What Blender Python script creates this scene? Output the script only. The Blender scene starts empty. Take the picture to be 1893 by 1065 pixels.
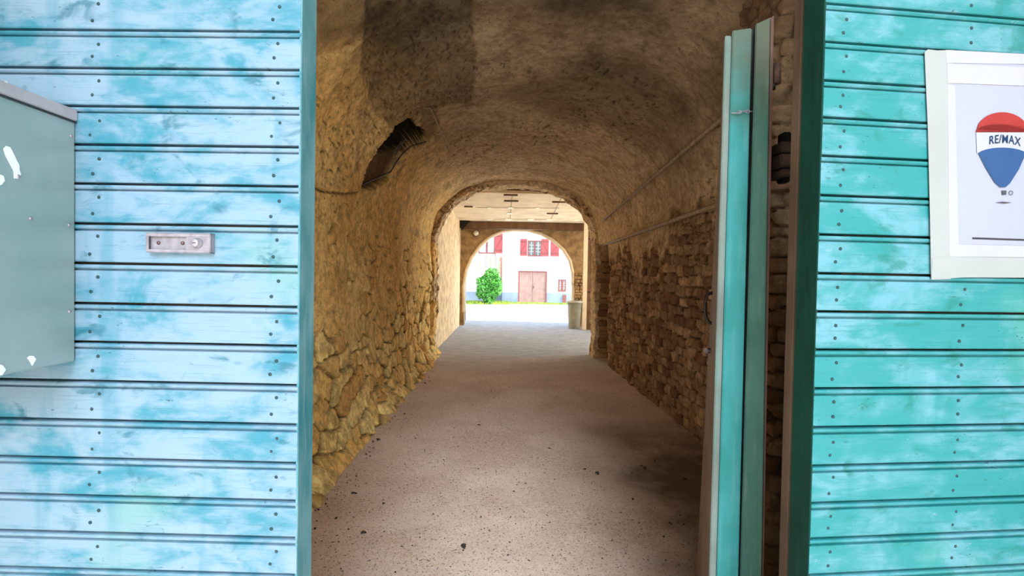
import bpy, bmesh, math, random
import numpy as np
from mathutils import Vector, Matrix

# ------------------------------------------------------------------ camera
W, H, F = 1893.0, 1065.0, 900.0
EYE = 1.5
YAW, PITCH, ROLL = math.radians(1.05), math.radians(1.1), math.radians(1.0)
C = bpy.context.scene.collection
cam_d = bpy.data.cameras.new('camera'); cam = bpy.data.objects.new('camera', cam_d); C.objects.link(cam)
cam_d.sensor_width = 36.0; cam_d.lens = F / W * 36.0; cam_d.clip_start = 0.02; cam_d.clip_end = 500
CM = Matrix.Rotation(-YAW, 4, 'Z') @ Matrix.Rotation(math.radians(90) - PITCH, 4, 'X') @ Matrix.Rotation(ROLL, 4, 'Z')
cam.matrix_world = Matrix.Translation((0, 0, EYE)) @ CM
bpy.context.scene.camera = cam
R3 = np.array(CM.to_3x3())

# ------------------------------------------------------------------ light
sc = bpy.context.scene
sc.view_settings.view_transform = 'Standard'; sc.view_settings.look = 'None'
sc.view_settings.exposure = 0.0; sc.view_settings.gamma = 1.0; sc.view_settings.use_curve_mapping = False
sc.cycles.max_bounces = 10; sc.cycles.diffuse_bounces = 8; sc.cycles.glossy_bounces = 4
sc.cycles.use_denoising = True
sc.cycles.sample_clamp_indirect = 8.0
world = bpy.data.worlds.new('sky'); sc.world = world; world.use_nodes = True
SKY_BACK, SKY_TOP, SKY_FRONT = 1.9, 1.7, 10.0      # sky brightness: street side haze, zenith, courtyard side
SKY_FILL, SKY_FILL_EL, SKY_FILL_AZ, SKY_FILL_R = 23.0, 31.0, 5.0, 22.0
def build_sky():
    nt = world.node_tree; N = nt.nodes; L = nt.links; N.clear()
    tc = N.new('ShaderNodeTexCoord'); sep = N.new('ShaderNodeSeparateXYZ'); L.new(tc.outputs['Generated'], sep.inputs[0])
    ry = N.new('ShaderNodeMapRange'); L.new(sep.outputs['Y'], ry.inputs[0])
    ry.inputs[1].default_value = -0.7; ry.inputs[2].default_value = 0.7
    ry.inputs[3].default_value = SKY_BACK; ry.inputs[4].default_value = SKY_FRONT
    rz = N.new('ShaderNodeMapRange'); L.new(sep.outputs['Z'], rz.inputs[0])
    rz.inputs[1].default_value = 0.1; rz.inputs[2].default_value = 0.9
    mx = N.new('ShaderNodeMix'); mx.data_type = 'FLOAT'
    L.new(rz.outputs[0], mx.inputs[0]); L.new(ry.outputs[0], mx.inputs[2]); mx.inputs[3].default_value = SKY_TOP
    cm = N.new('ShaderNodeMix'); cm.data_type = 'RGBA'; L.new(rz.outputs[0], cm.inputs[0])
    cm.inputs[6].default_value = (0.95, 0.975, 1.0, 1); cm.inputs[7].default_value = (0.62, 0.80, 1.0, 1)
    # bright patch added to the sky behind the viewer, to light the gateway
    dp = N.new('ShaderNodeVectorMath'); dp.operation = 'DOT_PRODUCT'; nv = N.new('ShaderNodeVectorMath'); nv.operation = 'NORMALIZE'
    L.new(tc.outputs['Generated'], nv.inputs[0]); L.new(nv.outputs[0], dp.inputs[0])
    e, a = math.radians(SKY_FILL_EL), math.radians(SKY_FILL_AZ); dp.inputs[1].default_value = (math.sin(a)*math.cos(e), -math.cos(a)*math.cos(e), math.sin(e))
    hz = N.new('ShaderNodeMapRange'); hz.interpolation_type = 'SMOOTHSTEP'; L.new(dp.outputs['Value'], hz.inputs[0])
    hz.inputs[1].default_value = math.cos(math.radians(SKY_FILL_R)); hz.inputs[2].default_value = 1.0; hz.inputs[3].default_value = 0.0; hz.inputs[4].default_value = SKY_FILL
    ad = N.new('ShaderNodeMath'); ad.operation = 'ADD'; L.new(mx.outputs[0], ad.inputs[0]); L.new(hz.outputs[0], ad.inputs[1])
    bg = N.new('ShaderNodeBackground'); L.new(cm.outputs[2], bg.inputs[0]); L.new(ad.outputs[0], bg.inputs[1])
    out = N.new('ShaderNodeOutputWorld'); L.new(bg.outputs[0], out.inputs[0])
build_sky()
sun_d = bpy.data.lights.new('sun', 'SUN'); sun_d.energy = 20.0; sun_d.angle = math.radians(0.6); sun_d.color = (1.0, 0.95, 0.86)
sun = bpy.data.objects.new('sun', sun_d); C.objects.link(sun)
SE, SA = math.radians(50), math.radians(13)
sv = Vector((math.cos(SE) * math.cos(SA), -math.cos(SE) * math.sin(SA), math.sin(SE)))
sun.rotation_euler = sv.to_track_quat('Z', 'Y').to_euler(); sun.location = (20, -4, 20)

# ------------------------------------------------------------------ pixel <-> world
def ray(px, py):
    d = R3 @ np.array([(px - W / 2) / F, -(py - H / 2) / F, -1.0]); return d
def at(px, py, Y):
    d = ray(px, py); t = Y / d[1]; return Vector((d[0] * t, Y, EYE + d[2] * t))
def atX(px, py, X):
    d = ray(px, py); t = X / d[0]; return Vector((X, d[1] * t, EYE + d[2] * t))
def proj(P):
    q = (P - np.array([0, 0, EYE])) @ R3
    z = np.maximum(-q[..., 2], 1e-3)
    return W / 2 + F * q[..., 0] / z, H / 2 - F * q[..., 1] / z

XL, XR, SPR, XC, AA, BB, NN = -1.40, 1.86, 2.15, 0.23, 1.63, 1.25, 2.3
def inside(x, z):
    if x < XL or x > XR: return False
    if z < SPR: return z > 0
    return (abs(x - XC) / AA) ** NN + ((z - SPR) / BB) ** NN < 1
def hit(px, py, off=0.0):
    d = ray(px, py); d = d / np.linalg.norm(d); t = 1.3
    while t < 14:
        if not inside(d[0] * t, EYE + d[2] * t): break
        t += 0.004
    t -= off
    return Vector((d[0] * t, d[1] * t, EYE + d[2] * t))

# ------------------------------------------------------------------ mesh helpers
def tag(o, label=None, cat=None, group=None, kind=None):
    if label: o['label'] = label
    if cat: o['category'] = cat
    if group: o['group'] = group
    if kind: o['kind'] = kind
    return o
def link(name, me, mat, parent=None):
    o = bpy.data.objects.new(name, me); C.objects.link(o)
    if mat: me.materials.append(mat)
    if parent: o.parent = parent
    return o
def empty(name, loc=(0, 0, 0), rz=0.0):
    o = bpy.data.objects.new(name, None); C.objects.link(o); o.location = loc; o.rotation_euler = (0, 0, rz)
    o.empty_display_size = 0.1; return o
class MB:
    def __init__(s): s.bm = bmesh.new()
    def box(s, x0, x1, y0, y1, z0, z1, bev=0.0):
        vs = [s.bm.verts.new(p) for p in [(x0,y0,z0),(x1,y0,z0),(x1,y1,z0),(x0,y1,z0),(x0,y0,z1),(x1,y0,z1),(x1,y1,z1),(x0,y1,z1)]]
        s._hex(vs, bev); return s
    def hexa(s, pts, bev=0.0):
        s._hex([s.bm.verts.new(p) for p in pts], bev); return s
    def _hex(s, v, bev):
        fs = [s.bm.faces.new([v[i] for i in f]) for f in [(0,3,2,1),(4,5,6,7),(0,1,5,4),(1,2,6,5),(2,3,7,6),(3,0,4,7)]]
        if bev > 0:
            es = list({e for f in fs for e in f.edges})
            bmesh.ops.bevel(s.bm, geom=es, offset=bev, segments=2, affect='EDGES', clamp_overlap=True)
    def poly(s, pts, depth):             # polygon (3-D points), thickened along vector depth
        d = Vector(depth); a = [s.bm.verts.new(Vector(p)) for p in pts]; b = [s.bm.verts.new(Vector(p) + d) for p in pts]
        s.bm.faces.new(a); s.bm.faces.new(b[::-1]); n = len(a)
        for i in range(n): s.bm.faces.new([a[i], b[i], b[(i+1) % n], a[(i+1) % n]])
        return s
    def extrude_x(s, prof, x0, x1):     # closed profile of (y, z) swept along x
        a = [s.bm.verts.new((x0, p[0], p[1])) for p in prof]; b = [s.bm.verts.new((x1, p[0], p[1])) for p in prof]; n = len(prof)
        for i in range(n): s.bm.faces.new([a[i], a[(i+1) % n], b[(i+1) % n], b[i]])
        s.bm.faces.new(a[::-1]); s.bm.faces.new(b); return s
    def tube(s, pts, r, seg=10, close=True):
        pts = [Vector(p) for p in pts]; rings = []
        rr = r if isinstance(r, (list, tuple)) else [r] * len(pts)
        for i, p in enumerate(pts):
            t = (pts[min(i+1, len(pts)-1)] - pts[max(i-1, 0)]).normalized()
            u = t.cross(Vector((0, 0, 1)))
            if u.length < 0.05: u = t.cross(Vector((0, 1, 0)))
            u.normalize(); v = t.cross(u)
            rings.append([s.bm.verts.new(p + (u * math.cos(2*math.pi*k/seg) + v * math.sin(2*math.pi*k/seg)) * rr[i]) for k in range(seg)])
        for a, b in zip(rings, rings[1:]):
            for k in range(seg): s.bm.faces.new([a[k], a[(k+1) % seg], b[(k+1) % seg], b[k]])
        if close: s.bm.faces.new(rings[0][::-1]); s.bm.faces.new(rings[-1])
        return s
    def lathe(s, prof, c=(0, 0, 0), seg=32, axis='z', caps=True):
        rings = []
        for r, h in prof:
            ring = []
            for k in range(seg):
                a = 2*math.pi*k/seg
                p = (r*math.cos(a), r*math.sin(a), h) if axis == 'z' else (r*math.cos(a), h, r*math.sin(a))
                ring.append(s.bm.verts.new(Vector(c) + Vector(p)))
            rings.append(ring)
        for a, b in zip(rings, rings[1:]):
            for k in range(seg): s.bm.faces.new([a[k], a[(k+1) % seg], b[(k+1) % seg], b[k]])
        if caps: s.bm.faces.new(rings[0][::-1]); s.bm.faces.new(rings[-1])
        return s
    def blob(s, c, sx, sy, sz, rnd, sub=2, rough=0.25):
        m = bmesh.ops.create_icosphere(s.bm, subdivisions=sub, radius=1.0)
        for v in m['verts']:
            k = 1 + rnd.uniform(-rough, rough)
            v.co = Vector((c[0] + v.co.x*sx*k, c[1] + v.co.y*sy*k, c[2] + v.co.z*sz*k))
        return s
    def build(s, name, mat, parent=None, smooth=False):
        bmesh.ops.recalc_face_normals(s.bm, faces=s.bm.faces)
        me = bpy.data.meshes.new(name); s.bm.to_mesh(me); s.bm.free()
        if smooth:
            me.polygons.foreach_set('use_smooth', [True] * len(me.polygons))
        return link(name, me, mat, parent)
def np_mesh(name, V, Q, mat, masks=None, smooth=True, parent=None):
    me = bpy.data.meshes.new(name); V = V.astype(np.float32); Q = Q.astype(np.int32)
    me.vertices.add(len(V)); me.vertices.foreach_set('co', V.ravel())
    me.loops.add(Q.size); me.loops.foreach_set('vertex_index', Q.ravel())
    me.polygons.add(len(Q)); me.polygons.foreach_set('loop_start', np.arange(0, Q.size, 4, dtype=np.int32))
    me.polygons.foreach_set('loop_total', np.full(len(Q), 4, dtype=np.int32))
    me.update(calc_edges=True)
    if masks is not None:
        a = me.color_attributes.new('masks', 'FLOAT_COLOR', 'POINT'); a.data.foreach_set('color', masks.astype(np.float32).ravel())
    me.polygons.foreach_set('use_smooth', np.full(len(Q), smooth))
    return link(name, me, mat, parent)
def grid_quads(nu, nv):
    i, j = np.meshgrid(np.arange(nu - 1), np.arange(nv - 1), indexing='ij'); a = i * nv + j
    return np.stack([a, a + 1, a + nv + 1, a + nv], -1).reshape(-1, 4)
# ------------------------------------------------------------------ numpy noise
def vnoise(x, y, seed=0):
    rs = np.random.RandomState(seed); G = rs.rand(256, 256)
    xi = np.floor(x).astype(int); yi = np.floor(y).astype(int); fx = x - xi; fy = y - yi
    fx = fx*fx*(3-2*fx); fy = fy*fy*(3-2*fy); g = lambda a, b: G[a % 256, b % 256]
    return (g(xi, yi)*(1-fx)+g(xi+1, yi)*fx)*(1-fy) + (g(xi, yi+1)*(1-fx)+g(xi+1, yi+1)*fx)*fy
def fbm(x, y, seed=0, o=4):
    t = 0; a = 0.5; s = 0
    for k in range(o): t = t + a*vnoise(x*2**k, y*2**k, seed+k); s += a; a *= 0.5
    return t/s
def voro(x, y, jit, seed, shift=0.0):   # x along, y across rows; returns F1, F2, cell random
    rs = np.random.RandomState(seed); JX = rs.rand(256, 256)-.5; JY = rs.rand(256, 256)-.5; RR = rs.rand(256, 256)
    yi = np.floor(y).astype(int); f1 = np.full(x.shape, 9.); f2 = np.full(x.shape, 9.); rid = np.zeros(x.shape)
    for dy in (-1, 0, 1):
        cy = yi + dy; off = (cy % 2) * shift; xi = np.floor(x - off).astype(int)
        for dx in (-1, 0, 1):
            cx = xi + dx
            px = cx + .5 + off + JX[cx % 256, cy % 256]*jit; py = cy + .5 + JY[cx % 256, cy % 256]*jit
            d = np.maximum(np.abs(x-px), np.abs(y-py))*0.55 + np.hypot(x-px, y-py)*0.45
            m = d < f1; f2 = np.where(m, f1, np.minimum(f2, d)); rid = np.where(m, RR[cx % 256, cy % 256], rid); f1 = np.where(m, d, f1)
    return f1, f2, rid
def sstep(a, b, x):
    t = np.clip((x-a)/(b-a), 0, 1); return t*t*(3-2*t)
def inpoly(x, y, P):
    r = np.zeros(x.shape, bool); n = len(P)
    for i in range(n):
        x0, y0 = P[i]; x1, y1 = P[(i+1) % n]
        if y0 == y1: continue
        c = ((y0 > y) != (y1 > y)) & (x < (x1-x0)*(y-y0)/(y1-y0)+x0); r ^= c
    return r
def polydist(x, y, P, closed=True):     # distance in px to outline
    d = np.full(x.shape, 1e9); n = len(P)
    for i in range(n if closed else n-1):
        ax, ay = P[i]; bx, by = P[(i+1) % n]; ux, uy = bx-ax, by-ay
        t = np.clip(((x-ax)*ux+(y-ay)*uy)/(ux*ux+uy*uy+1e-9), 0, 1); d = np.minimum(d, np.hypot(x-ax-t*ux, y-ay-t*uy))
    return d

# ------------------------------------------------------------------ materials
def lin(c): return tuple(((v/255.0)/12.92 if v/255.0 <= 0.04045 else ((v/255.0+0.055)/1.055)**2.4) for v in c)
class NT:
    def __init__(s, name):
        s.m = bpy.data.materials.new(name); s.m.use_nodes = True; s.t = s.m.node_tree; s.N = s.t.nodes; s.L = s.t.links
        s.b = s.N['Principled BSDF']; s.tc = s.N.new('ShaderNodeTexCoord')
    def set(s, sock, v):
        if isinstance(v, bpy.types.NodeSocket): s.L.new(v, sock)
        elif isinstance(v, tuple) and len(v) == 3 and sock.type == 'RGBA': sock.default_value = (*v, 1)
        else: sock.default_value = v
    def map(s, scale, src='Object', rot=(0, 0, 0)):
        n = s.N.new('ShaderNodeMapping'); s.L.new(s.tc.outputs[src], n.inputs[0]); n.inputs['Scale'].default_value = scale; n.inputs['Rotation'].default_value = rot
        return n.outputs[0]
    def noise(s, vec, scale, det=4, rough=.55, dist=0.0):
        n = s.N.new('ShaderNodeTexNoise'); s.L.new(vec, n.inputs['Vector']); n.inputs['Scale'].default_value = scale
        n.inputs['Detail'].default_value = det; n.inputs['Roughness'].default_value = rough; n.inputs['Distortion'].default_value = dist
        return n.outputs['Fac']
    def voro(s, vec, scale, feature='F1'):
        n = s.N.new('ShaderNodeTexVoronoi'); s.L.new(vec, n.inputs['Vector']); n.inputs['Scale'].default_value = scale; n.feature = feature
        return n.outputs['Distance']
    def rng(s, v, a, b, c=0.0, d=1.0):
        n = s.N.new('ShaderNodeMapRange'); n.interpolation_type = 'SMOOTHSTEP'; s.set(n.inputs[0], v)
        for i, q in enumerate((a, b, c, d)): n.inputs[i+1].default_value = q
        return n.outputs[0]
    def math(s, op, a, b=0.0):
        n = s.N.new('ShaderNodeMath'); n.operation = op; s.set(n.inputs[0], a); s.set(n.inputs[1], b); return n.outputs[0]
    def mix(s, f, a, b, mode='MIX'):
        n = s.N.new('ShaderNodeMix'); n.data_type = 'RGBA'; n.blend_type = mode; s.set(n.inputs[0], f); s.set(n.inputs[6], a); s.set(n.inputs[7], b); return n.outputs[2]
    def attr(s, name):
        n = s.N.new('ShaderNodeAttribute'); n.attribute_name = name; sp = s.N.new('ShaderNodeSeparateColor'); s.L.new(n.outputs['Color'], sp.inputs[0]); return sp.outputs[0], sp.outputs[1], sp.outputs[2], n.outputs['Alpha']
    def bump(s, h, strength=.5, dist=.01, prev=None):
        n = s.N.new('ShaderNodeBump'); n.inputs['Strength'].default_value = strength; n.inputs['Distance'].default_value = dist; s.set(n.inputs['Height'], h)
        if prev is not None: s.L.new(prev, n.inputs['Normal'])
        return n.outputs[0]
    def done(s, col, rough=.8, metal=0.0, normal=None, spec=None):
        s.set(s.b.inputs['Base Color'], col); s.set(s.b.inputs['Roughness'], rough); s.b.inputs['Metallic'].default_value = metal
        if spec is not None: s.b.inputs['Specular IOR Level'].default_value = spec
        if normal is not None: s.L.new(normal, s.b.inputs['Normal'])
        return s.m
def simple(name, col, rough=.7, metal=0.0, var=.25, sc=14.0, bump=.25, bd=.004):
    n = NT(name); v = n.map((1, 1, 1)); f = n.noise(v, sc, 5); g = n.noise(v, sc*4.3, 3)
    c = n.mix(n.rng(f, .3, .7), tuple(x*(1-var) for x in col), tuple(min(1, x*(1+var)) for x in col))
    return n.done(c, rough, metal, n.bump(g, bump, bd))

def gate_paint(name, pale, cyan, deep, amount, seed):
    n = NT(name); v0 = n.map((1, 1, 1)); 
    mp = n.N.new('ShaderNodeMapping'); n.L.new(v0, mp.inputs[0]); mp.inputs['Location'].default_value = (seed, seed*.7, seed*.3); v = mp.outputs[0]
    def sm(s3):
        q = n.N.new('ShaderNodeMapping'); n.L.new(v, q.inputs[0]); q.inputs['Scale'].default_value = s3; return q.outputs[0]
    big = n.noise(sm((1.0, 1, 1.9)), 3.4, 5, .62, .6)
    mid = n.noise(sm((1.0, 1, 2.6)), 11, 5, .6, .3)
    f = n.rng(n.math('ADD', n.math('MULTIPLY', big, .7), n.math('MULTIPLY', mid, .3)), .43-amount, .60-amount)
    c = n.mix(f, pale, cyan)
    c = n.mix(n.rng(n.noise(sm((.8, 1, 1.1)), 2.1, 3, .5), .55, .72, 0, .6), c, (.07, .23, .17))
    vert = n.rng(n.noise(sm((9, 1, .9)), 1.3, 3, .5), .56, .70)
    c = n.mix(n.math('MULTIPLY', vert, .45), c, cyan)
    c = n.mix(n.math('MULTIPLY', n.rng(n.noise(sm((1.3, 1, 2.2)), 6.5, 4, .6, .5), .57, .70), .75), c, deep)
    grain = n.noise(sm((2.2, 1, 60)), 3.0, 5, .65, .2)
    c = n.mix(n.math('MULTIPLY', n.rng(grain, .54, .74), .45), c, deep)
    spk = n.math('MULTIPLY', n.rng(n.noise(sm((1, 1, 3)), 55, 4, .7), .60, .68), n.rng(n.noise(sm((1, 1, 1.5)), 7.5, 3), .53, .62))
    c = n.mix(n.math('MULTIPLY', spk, .95), c, tuple(x*.2 for x in deep))
    chip = n.rng(n.noise(sm((1, 1, 2.5)), 26, 5, .75), .66, .70)
    c = n.mix(n.math('MULTIPLY', chip, .6), c, (.20, .27, .31))
    nm = n.bump(grain, .35, .003); nm = n.bump(n.noise(v, 60, 4), .2, .002, nm)
    return n.done(c, .55, 0, nm, .35)
M = {}
M['gate_l'] = gate_paint('weathered_pale_blue_paint', (.150, .232, .300), (.020, .150, .21), (.004, .085, .125), -.015, 0.0)
M['gate_r'] = gate_paint('weathered_turquoise_paint', (.085, .225, .27), (.012, .165, .172), (.003, .115, .098), .05, 7.3)
def edge_paint(name, a, b, c3, wear, dirt=0.0):
    n = NT(name); v = n.map((14, 14, 1.2)); g = n.noise(v, 3.2, 5, .65, .2); w = n.noise(n.map((1, 1, .6)), 5, 4, .6)
    c = n.mix(n.rng(w, .35, .65), a, b); c = n.mix(n.math('MULTIPLY', n.rng(g, .5, .68), wear), c, c3)
    if dirt:
        sp = n.N.new('ShaderNodeSeparateXYZ'); n.L.new(n.tc.outputs['Object'], sp.inputs[0])
        c = n.mix(n.math('MULTIPLY', n.rng(n.math('ADD', sp.outputs[2], n.math('MULTIPLY', n.noise(n.map((1, 1, 1)), 9, 4), .35)), 2.12, 2.46), dirt), c, (.085, .085, .055))
    return n.done(c, .7, 0, n.bump(g, .4, .003), .2)
M['edge_l'] = edge_paint('pale_worn_edge_paint', (.11, .25, .28), (.03, .16, .19), (.18, .30, .34), .6)
M['edge_r'] = edge_paint('shaded_green_edge_paint', (.0005, .022, .0145), (.001, .034, .023), (.006, .052, .035), .4)  # green edge paint, darkened further for the shade it stands in
M['leaf_teal'] = edge_paint('teal_leaf_paint', (.022, .17, .155), (.04, .22, .225), (.09, .26, .26), .4, .8)
M['leaf_green'] = edge_paint('grey_green_leaf_paint', (.055, .15, .115), (.085, .20, .16), (.16, .23, .20), .5, .85)
M['raw_edge'] = edge_paint('chipped_pale_wood', (.12, .14, .12), (.17, .21, .185), (.08, .20, .17), .55)
M['raw_pink'] = edge_paint('bare_pinkish_wood', (.10, .055, .04), (.15, .09, .075), (.08, .085, .06), .4)
M['bare_wood'] = edge_paint('bare_brown_wood', (.11, .07, .042), (.16, .11, .07), (.08, .05, .03), .6)
M['batten'] = edge_paint('brown_batten_wood', (.055, .034, .02), (.08, .052, .033), (.05, .03, .02), .6)
M['old_wood'] = edge_paint('old_dark_wood', (.13, .065, .03), (.20, .11, .055), (.05, .03, .02), .5)
M['iron'] = simple('black_iron', (.018, .016, .014), .45, .7, .3)
M['rust'] = simple('rusty_iron', (.055, .028, .018), .8, .3, .4)
M['nail'] = simple('dull_nail_steel', (.012, .04, .045), .6, .4, .3, 200)
M['steel'] = simple('worn_zinc', (.23, .215, .245), .45, .35, .2, 50, .3, .001)
M['screw'] = simple('dark_screw', (.10, .06, .06), .5, .6, .3)
def box_metal():
    n = NT('painted_sheet_metal'); v = n.map((1, 1, 1)); f = n.noise(v, 4, 4); g = n.noise(v, 1.8, 4, .6, .7)
    c = n.mix(n.rng(f, .35, .65), (.21, .31, .30), (.27, .34, .35)); c = n.mix(n.math('MULTIPLY', n.rng(g, .54, .68), .7), c, (.10, .15, .19))
    return n.done(c, n.rng(f, .3, .7, .30, .42), .35, n.bump(g, .25, .01))
M['box'] = box_metal()
M['box_lid'] = simple('grey_lid_metal', (.32, .315, .34), .5, .3, .12, 8, .15, .002)
M['white_drip'] = simple('white_paint_drip', (.62, .66, .66), .4, 0, .05)
M['paper'] = simple('white_poster_paper', (.235, .245, .30), .6, 0, .02, 3, .06, .002)
M['tape_w'] = simple('white_tape', (.285, .285, .31), .55, 0, .03, 5)
M['tape'] = simple('cream_masking_tape', (.235, .25, .242), .6, 0, .03, 5)
M['ink_red'] = simple('red_ink', (.22, .006, .006), .5, 0, .04); M['ink_blue'] = simple('blue_ink', (.002, .04, .13), .5, 0, .04)
M['ink_white'] = simple('white_ink', (.28, .285, .31), .5, 0, .02); M['ink_black'] = simple('black_ink', (.015, .015, .02), .5, 0, .1)
M['ink_grey'] = simple('grey_ink', (.04, .04, .055), .5, 0, .1)

OCHRE_A, OCHRE_B = (.74, .45, .14), (.88, .60, .22)
def wall_mat(name, st_a, st_b, st_c, mortar, pl_a0, pl_b0, patch, tint=(.22, .115, .05), DARKS=.2):
    n = NT(name); s, r, d, h = n.attr('masks'); v = n.map((1, 1, 1))
    stone = n.mix(n.rng(r, .15, .55), st_a, st_b); stone = n.mix(n.rng(r, .7, .95), stone, st_c)
    stone = n.mix(n.rng(n.noise(v, 9, 6, .7), .38, .66, 0, .75), stone, tuple(x*.38 for x in st_b))
    stone = n.mix(n.rng(r, .60, .64, 0, DARKS), stone, tuple(x*.45 for x in st_a))
    stone = n.mix(h, mortar, stone)
    big = n.noise(v, 1.1, 5, .6, .3); sp = n.N.new('ShaderNodeSeparateXYZ'); n.L.new(n.tc.outputs['Object'], sp.inputs[0])
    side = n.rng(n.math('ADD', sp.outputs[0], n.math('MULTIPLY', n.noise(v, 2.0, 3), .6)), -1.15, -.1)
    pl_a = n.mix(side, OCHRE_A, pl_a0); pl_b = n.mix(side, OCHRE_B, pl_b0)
    pl = n.mix(n.rng(big, .35, .62), pl_a, pl_b)
    pl = n.mix(n.rng(n.noise(v, 3.1, 5, .65, .5), .52, .66, 0, .6), pl, patch)
    pl = n.mix(n.rng(n.noise(n.map((1, .8, 1.4)), 17, 5, .7), .63, .70, 0, .6), pl, (.10, .065, .035))
    pl = n.mix(n.rng(n.noise(v, 42, 3, .6), .64, .70, 0, .8), pl, (.035, .02, .012))
    pl = n.mix(n.rng(n.noise(v, 6.5, 6, .7, .4), .50, .64, 0, .45), pl, tint)
    c = n.mix(s, pl, stone)
    mo = n.rng(n.noise(v, 15, 8, .78), .28, .72, .66, 1.55); cmb = n.N.new('ShaderNodeCombineColor')
    for q in range(3): n.L.new(mo, cmb.inputs[q])
    c = n.mix(1.0, c, cmb.outputs[0], 'MULTIPLY')
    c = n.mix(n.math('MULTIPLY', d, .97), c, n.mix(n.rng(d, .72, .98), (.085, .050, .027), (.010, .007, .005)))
    nm = n.bump(n.noise(v, 26, 6, .7), .4, .012); nm = n.bump(n.noise(v, 110, 4, .6), .5, .006, nm)
    return n.done(c, .95, 0, nm, .15)
M['wall_l'] = wall_mat('rubble_and_ochre_plaster', (.95, .58, .17), (1.0, .74, .28), (.74, .36, .09), (.09, .05, .02), (.66, .44, .19), (.80, .58, .28), (.60, .35, .11))
M['wall_r'] = wall_mat('brick_and_brown_plaster', (.33, .205, .115), (.50, .33, .19), (.34, .13, .075), (.045, .026, .015), (.50, .36, .21), (.62, .47, .28), (.28, .17, .09), DARKS=.6)
M['vault'] = wall_mat('stained_vault_plaster', (.30, .18, .09), (.40, .26, .14), (.34, .13, .07), (.06, .035, .02), (.50, .37, .22), (.63, .49, .31), (.33, .22, .13))
M['arch'] = wall_mat('rough_arch_masonry', (.66, .44, .23), (.80, .60, .36), (.55, .27, .14), (.14, .08, .04), (.70, .54, .34), (.78, .64, .44), (.48, .30, .15))
M['far_arch'] = simple('shaded_far_arch_masonry', (.36, .225, .10), .95, 0, .35, 5, .6, .02)  # darker masonry colour, with the shade on the far wall worked in
def floor_mat():
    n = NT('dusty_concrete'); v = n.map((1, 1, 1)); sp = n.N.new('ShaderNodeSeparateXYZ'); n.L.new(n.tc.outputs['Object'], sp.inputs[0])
    a = n.mix(n.rng(n.noise(v, 1.3, 5, .6, .3), .36, .64), (.56, .39, .27), (.71, .53, .40))
    a = n.mix(n.rng(n.noise(v, 40, 4, .7), .35, .7, 0, .5), a, (.80, .68, .60))
    a = n.mix(n.rng(n.noise(v, 85, 3, .6), .58, .66, 0, .85), a, (.085, .045, .022))
    shade_mottle = n.rng(n.noise(v, .9, 4, .6), .40, .60)
    a = n.mix(n.math('MULTIPLY', n.math('MULTIPLY', n.rng(sp.outputs[0], .45, 1.2), n.rng(sp.outputs[1], 6.2, 3.8)), n.math('ADD', n.math('MULTIPLY', shade_mottle, .50), .45)), a, (.10, .062, .026))  # shade on the near right floor put into the colour, mottled by noise
    far = n.math('ADD', sp.outputs[1], n.math('MULTIPLY', n.noise(v, .8, 3), 2.0))
    b = n.mix(n.rng(n.noise(n.map((1, 2.5, 1)), 3, 5, .65), .35, .65), (.30, .335, .39), (.42, .46, .52))
    c = n.mix(n.rng(far, 7.5, 11.5), a, b)
    nm = n.bump(n.noise(v, 5, 5, .6), .35, .02); nm = n.bump(n.noise(v, 90, 5, .7), .6, .006, nm)
    return n.done(c, .9, 0, nm, .25)
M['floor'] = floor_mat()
M['concrete'] = simple('courtyard_concrete', (.56, .55, .53), .85, 0, .12, 1.5, .2)
M['street'] = simple('street_paving', (.50, .48, .45), .9, 0, .2, 3)
M['porch_pl'] = simple('porch_plaster', (.76, .58, .34), .9, 0, .28, 5, .5, .01)
M['ceiling'] = simple('cream_ceiling_board', (.84, .70, .50), .85, 0, .12, 2.2, .15)
M['plate'] = simple('pale_yellow_plate', (.97, .95, .78), .6, 0, .05)
M['facade'] = simple('white_render', (.56, .545, .555), .9, 0, .05, 1.2, .2)
M['facade_b'] = simple('bluish_plinth_render', (.17, .23, .33), .9, 0, .12, 2)
M['shutter'] = simple('faded_red_paint', (.34, .05, .055), .7, 0, .15, 9)
M['frame_red'] = simple('red_brown_frame', (.16, .045, .04), .7, 0, .15)
M['barn'] = simple('faded_brown_door_paint', (.22, .14, .125), .75, 0, .12, 4)
M['curtain'] = simple('lace_curtain', (.26, .33, .42), .5, 0, .3, 16)
M['glass_dark'] = simple('dark_window_glass', (.10, .14, .15), .12, 0, .3, 3)
M['roof'] = simple('clay_roof_tiles', (.35, .14, .08), .85, 0, .3, 6)
M['brick'] = simple('exposed_brick', (.42, .20, .14), .9, 0, .3, 12)
M['bin'] = simple('grey_green_bin', (.33, .33, .26), .6, 0, .1, 6)
M['bin_rim'] = simple('pale_bin_rim', (.62, .62, .54), .5, 0, .05)
M['pipe'] = simple('dusty_conduit', (.34, .25, .15), .7, 0, .3, 20)
M['pipe_grey'] = simple('grey_drainpipe', (.33, .36, .40), .5, .3, .1)
M['cable'] = simple('pale_cable', (.42, .33, .22), .6, 0, .2)
M['cable_d'] = simple('dark_cable', (.03, .022, .018), .6, 0, .2)
M['lath'] = simple('grey_lath', (.10, .075, .06), .8, 0, .3)
M['leaf_a'] = simple('green_leaves', (.055, .26, .03), .55, 0, .55, 5)
M['stem'] = simple('brown_stem', (.16, .10, .05), .8)
M['grass'] = simple('yellow_green_grass', (.20, .30, .03), .7, 0, .5, 3)
M['debris'] = simple('dark_dry_leaf', (.035, .02, .012), .85, 0, .4, 60)
M['pebble'] = simple('pale_grit', (.42, .34, .27), .85, 0, .5, 3)
M['lamp_w'] = simple('white_lamp_glass', (.85, .82, .70), .3, 0, .02)
M['outer'] = simple('street_facade_render', (.55, .47, .38), .9, 0, .15, 2)

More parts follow.
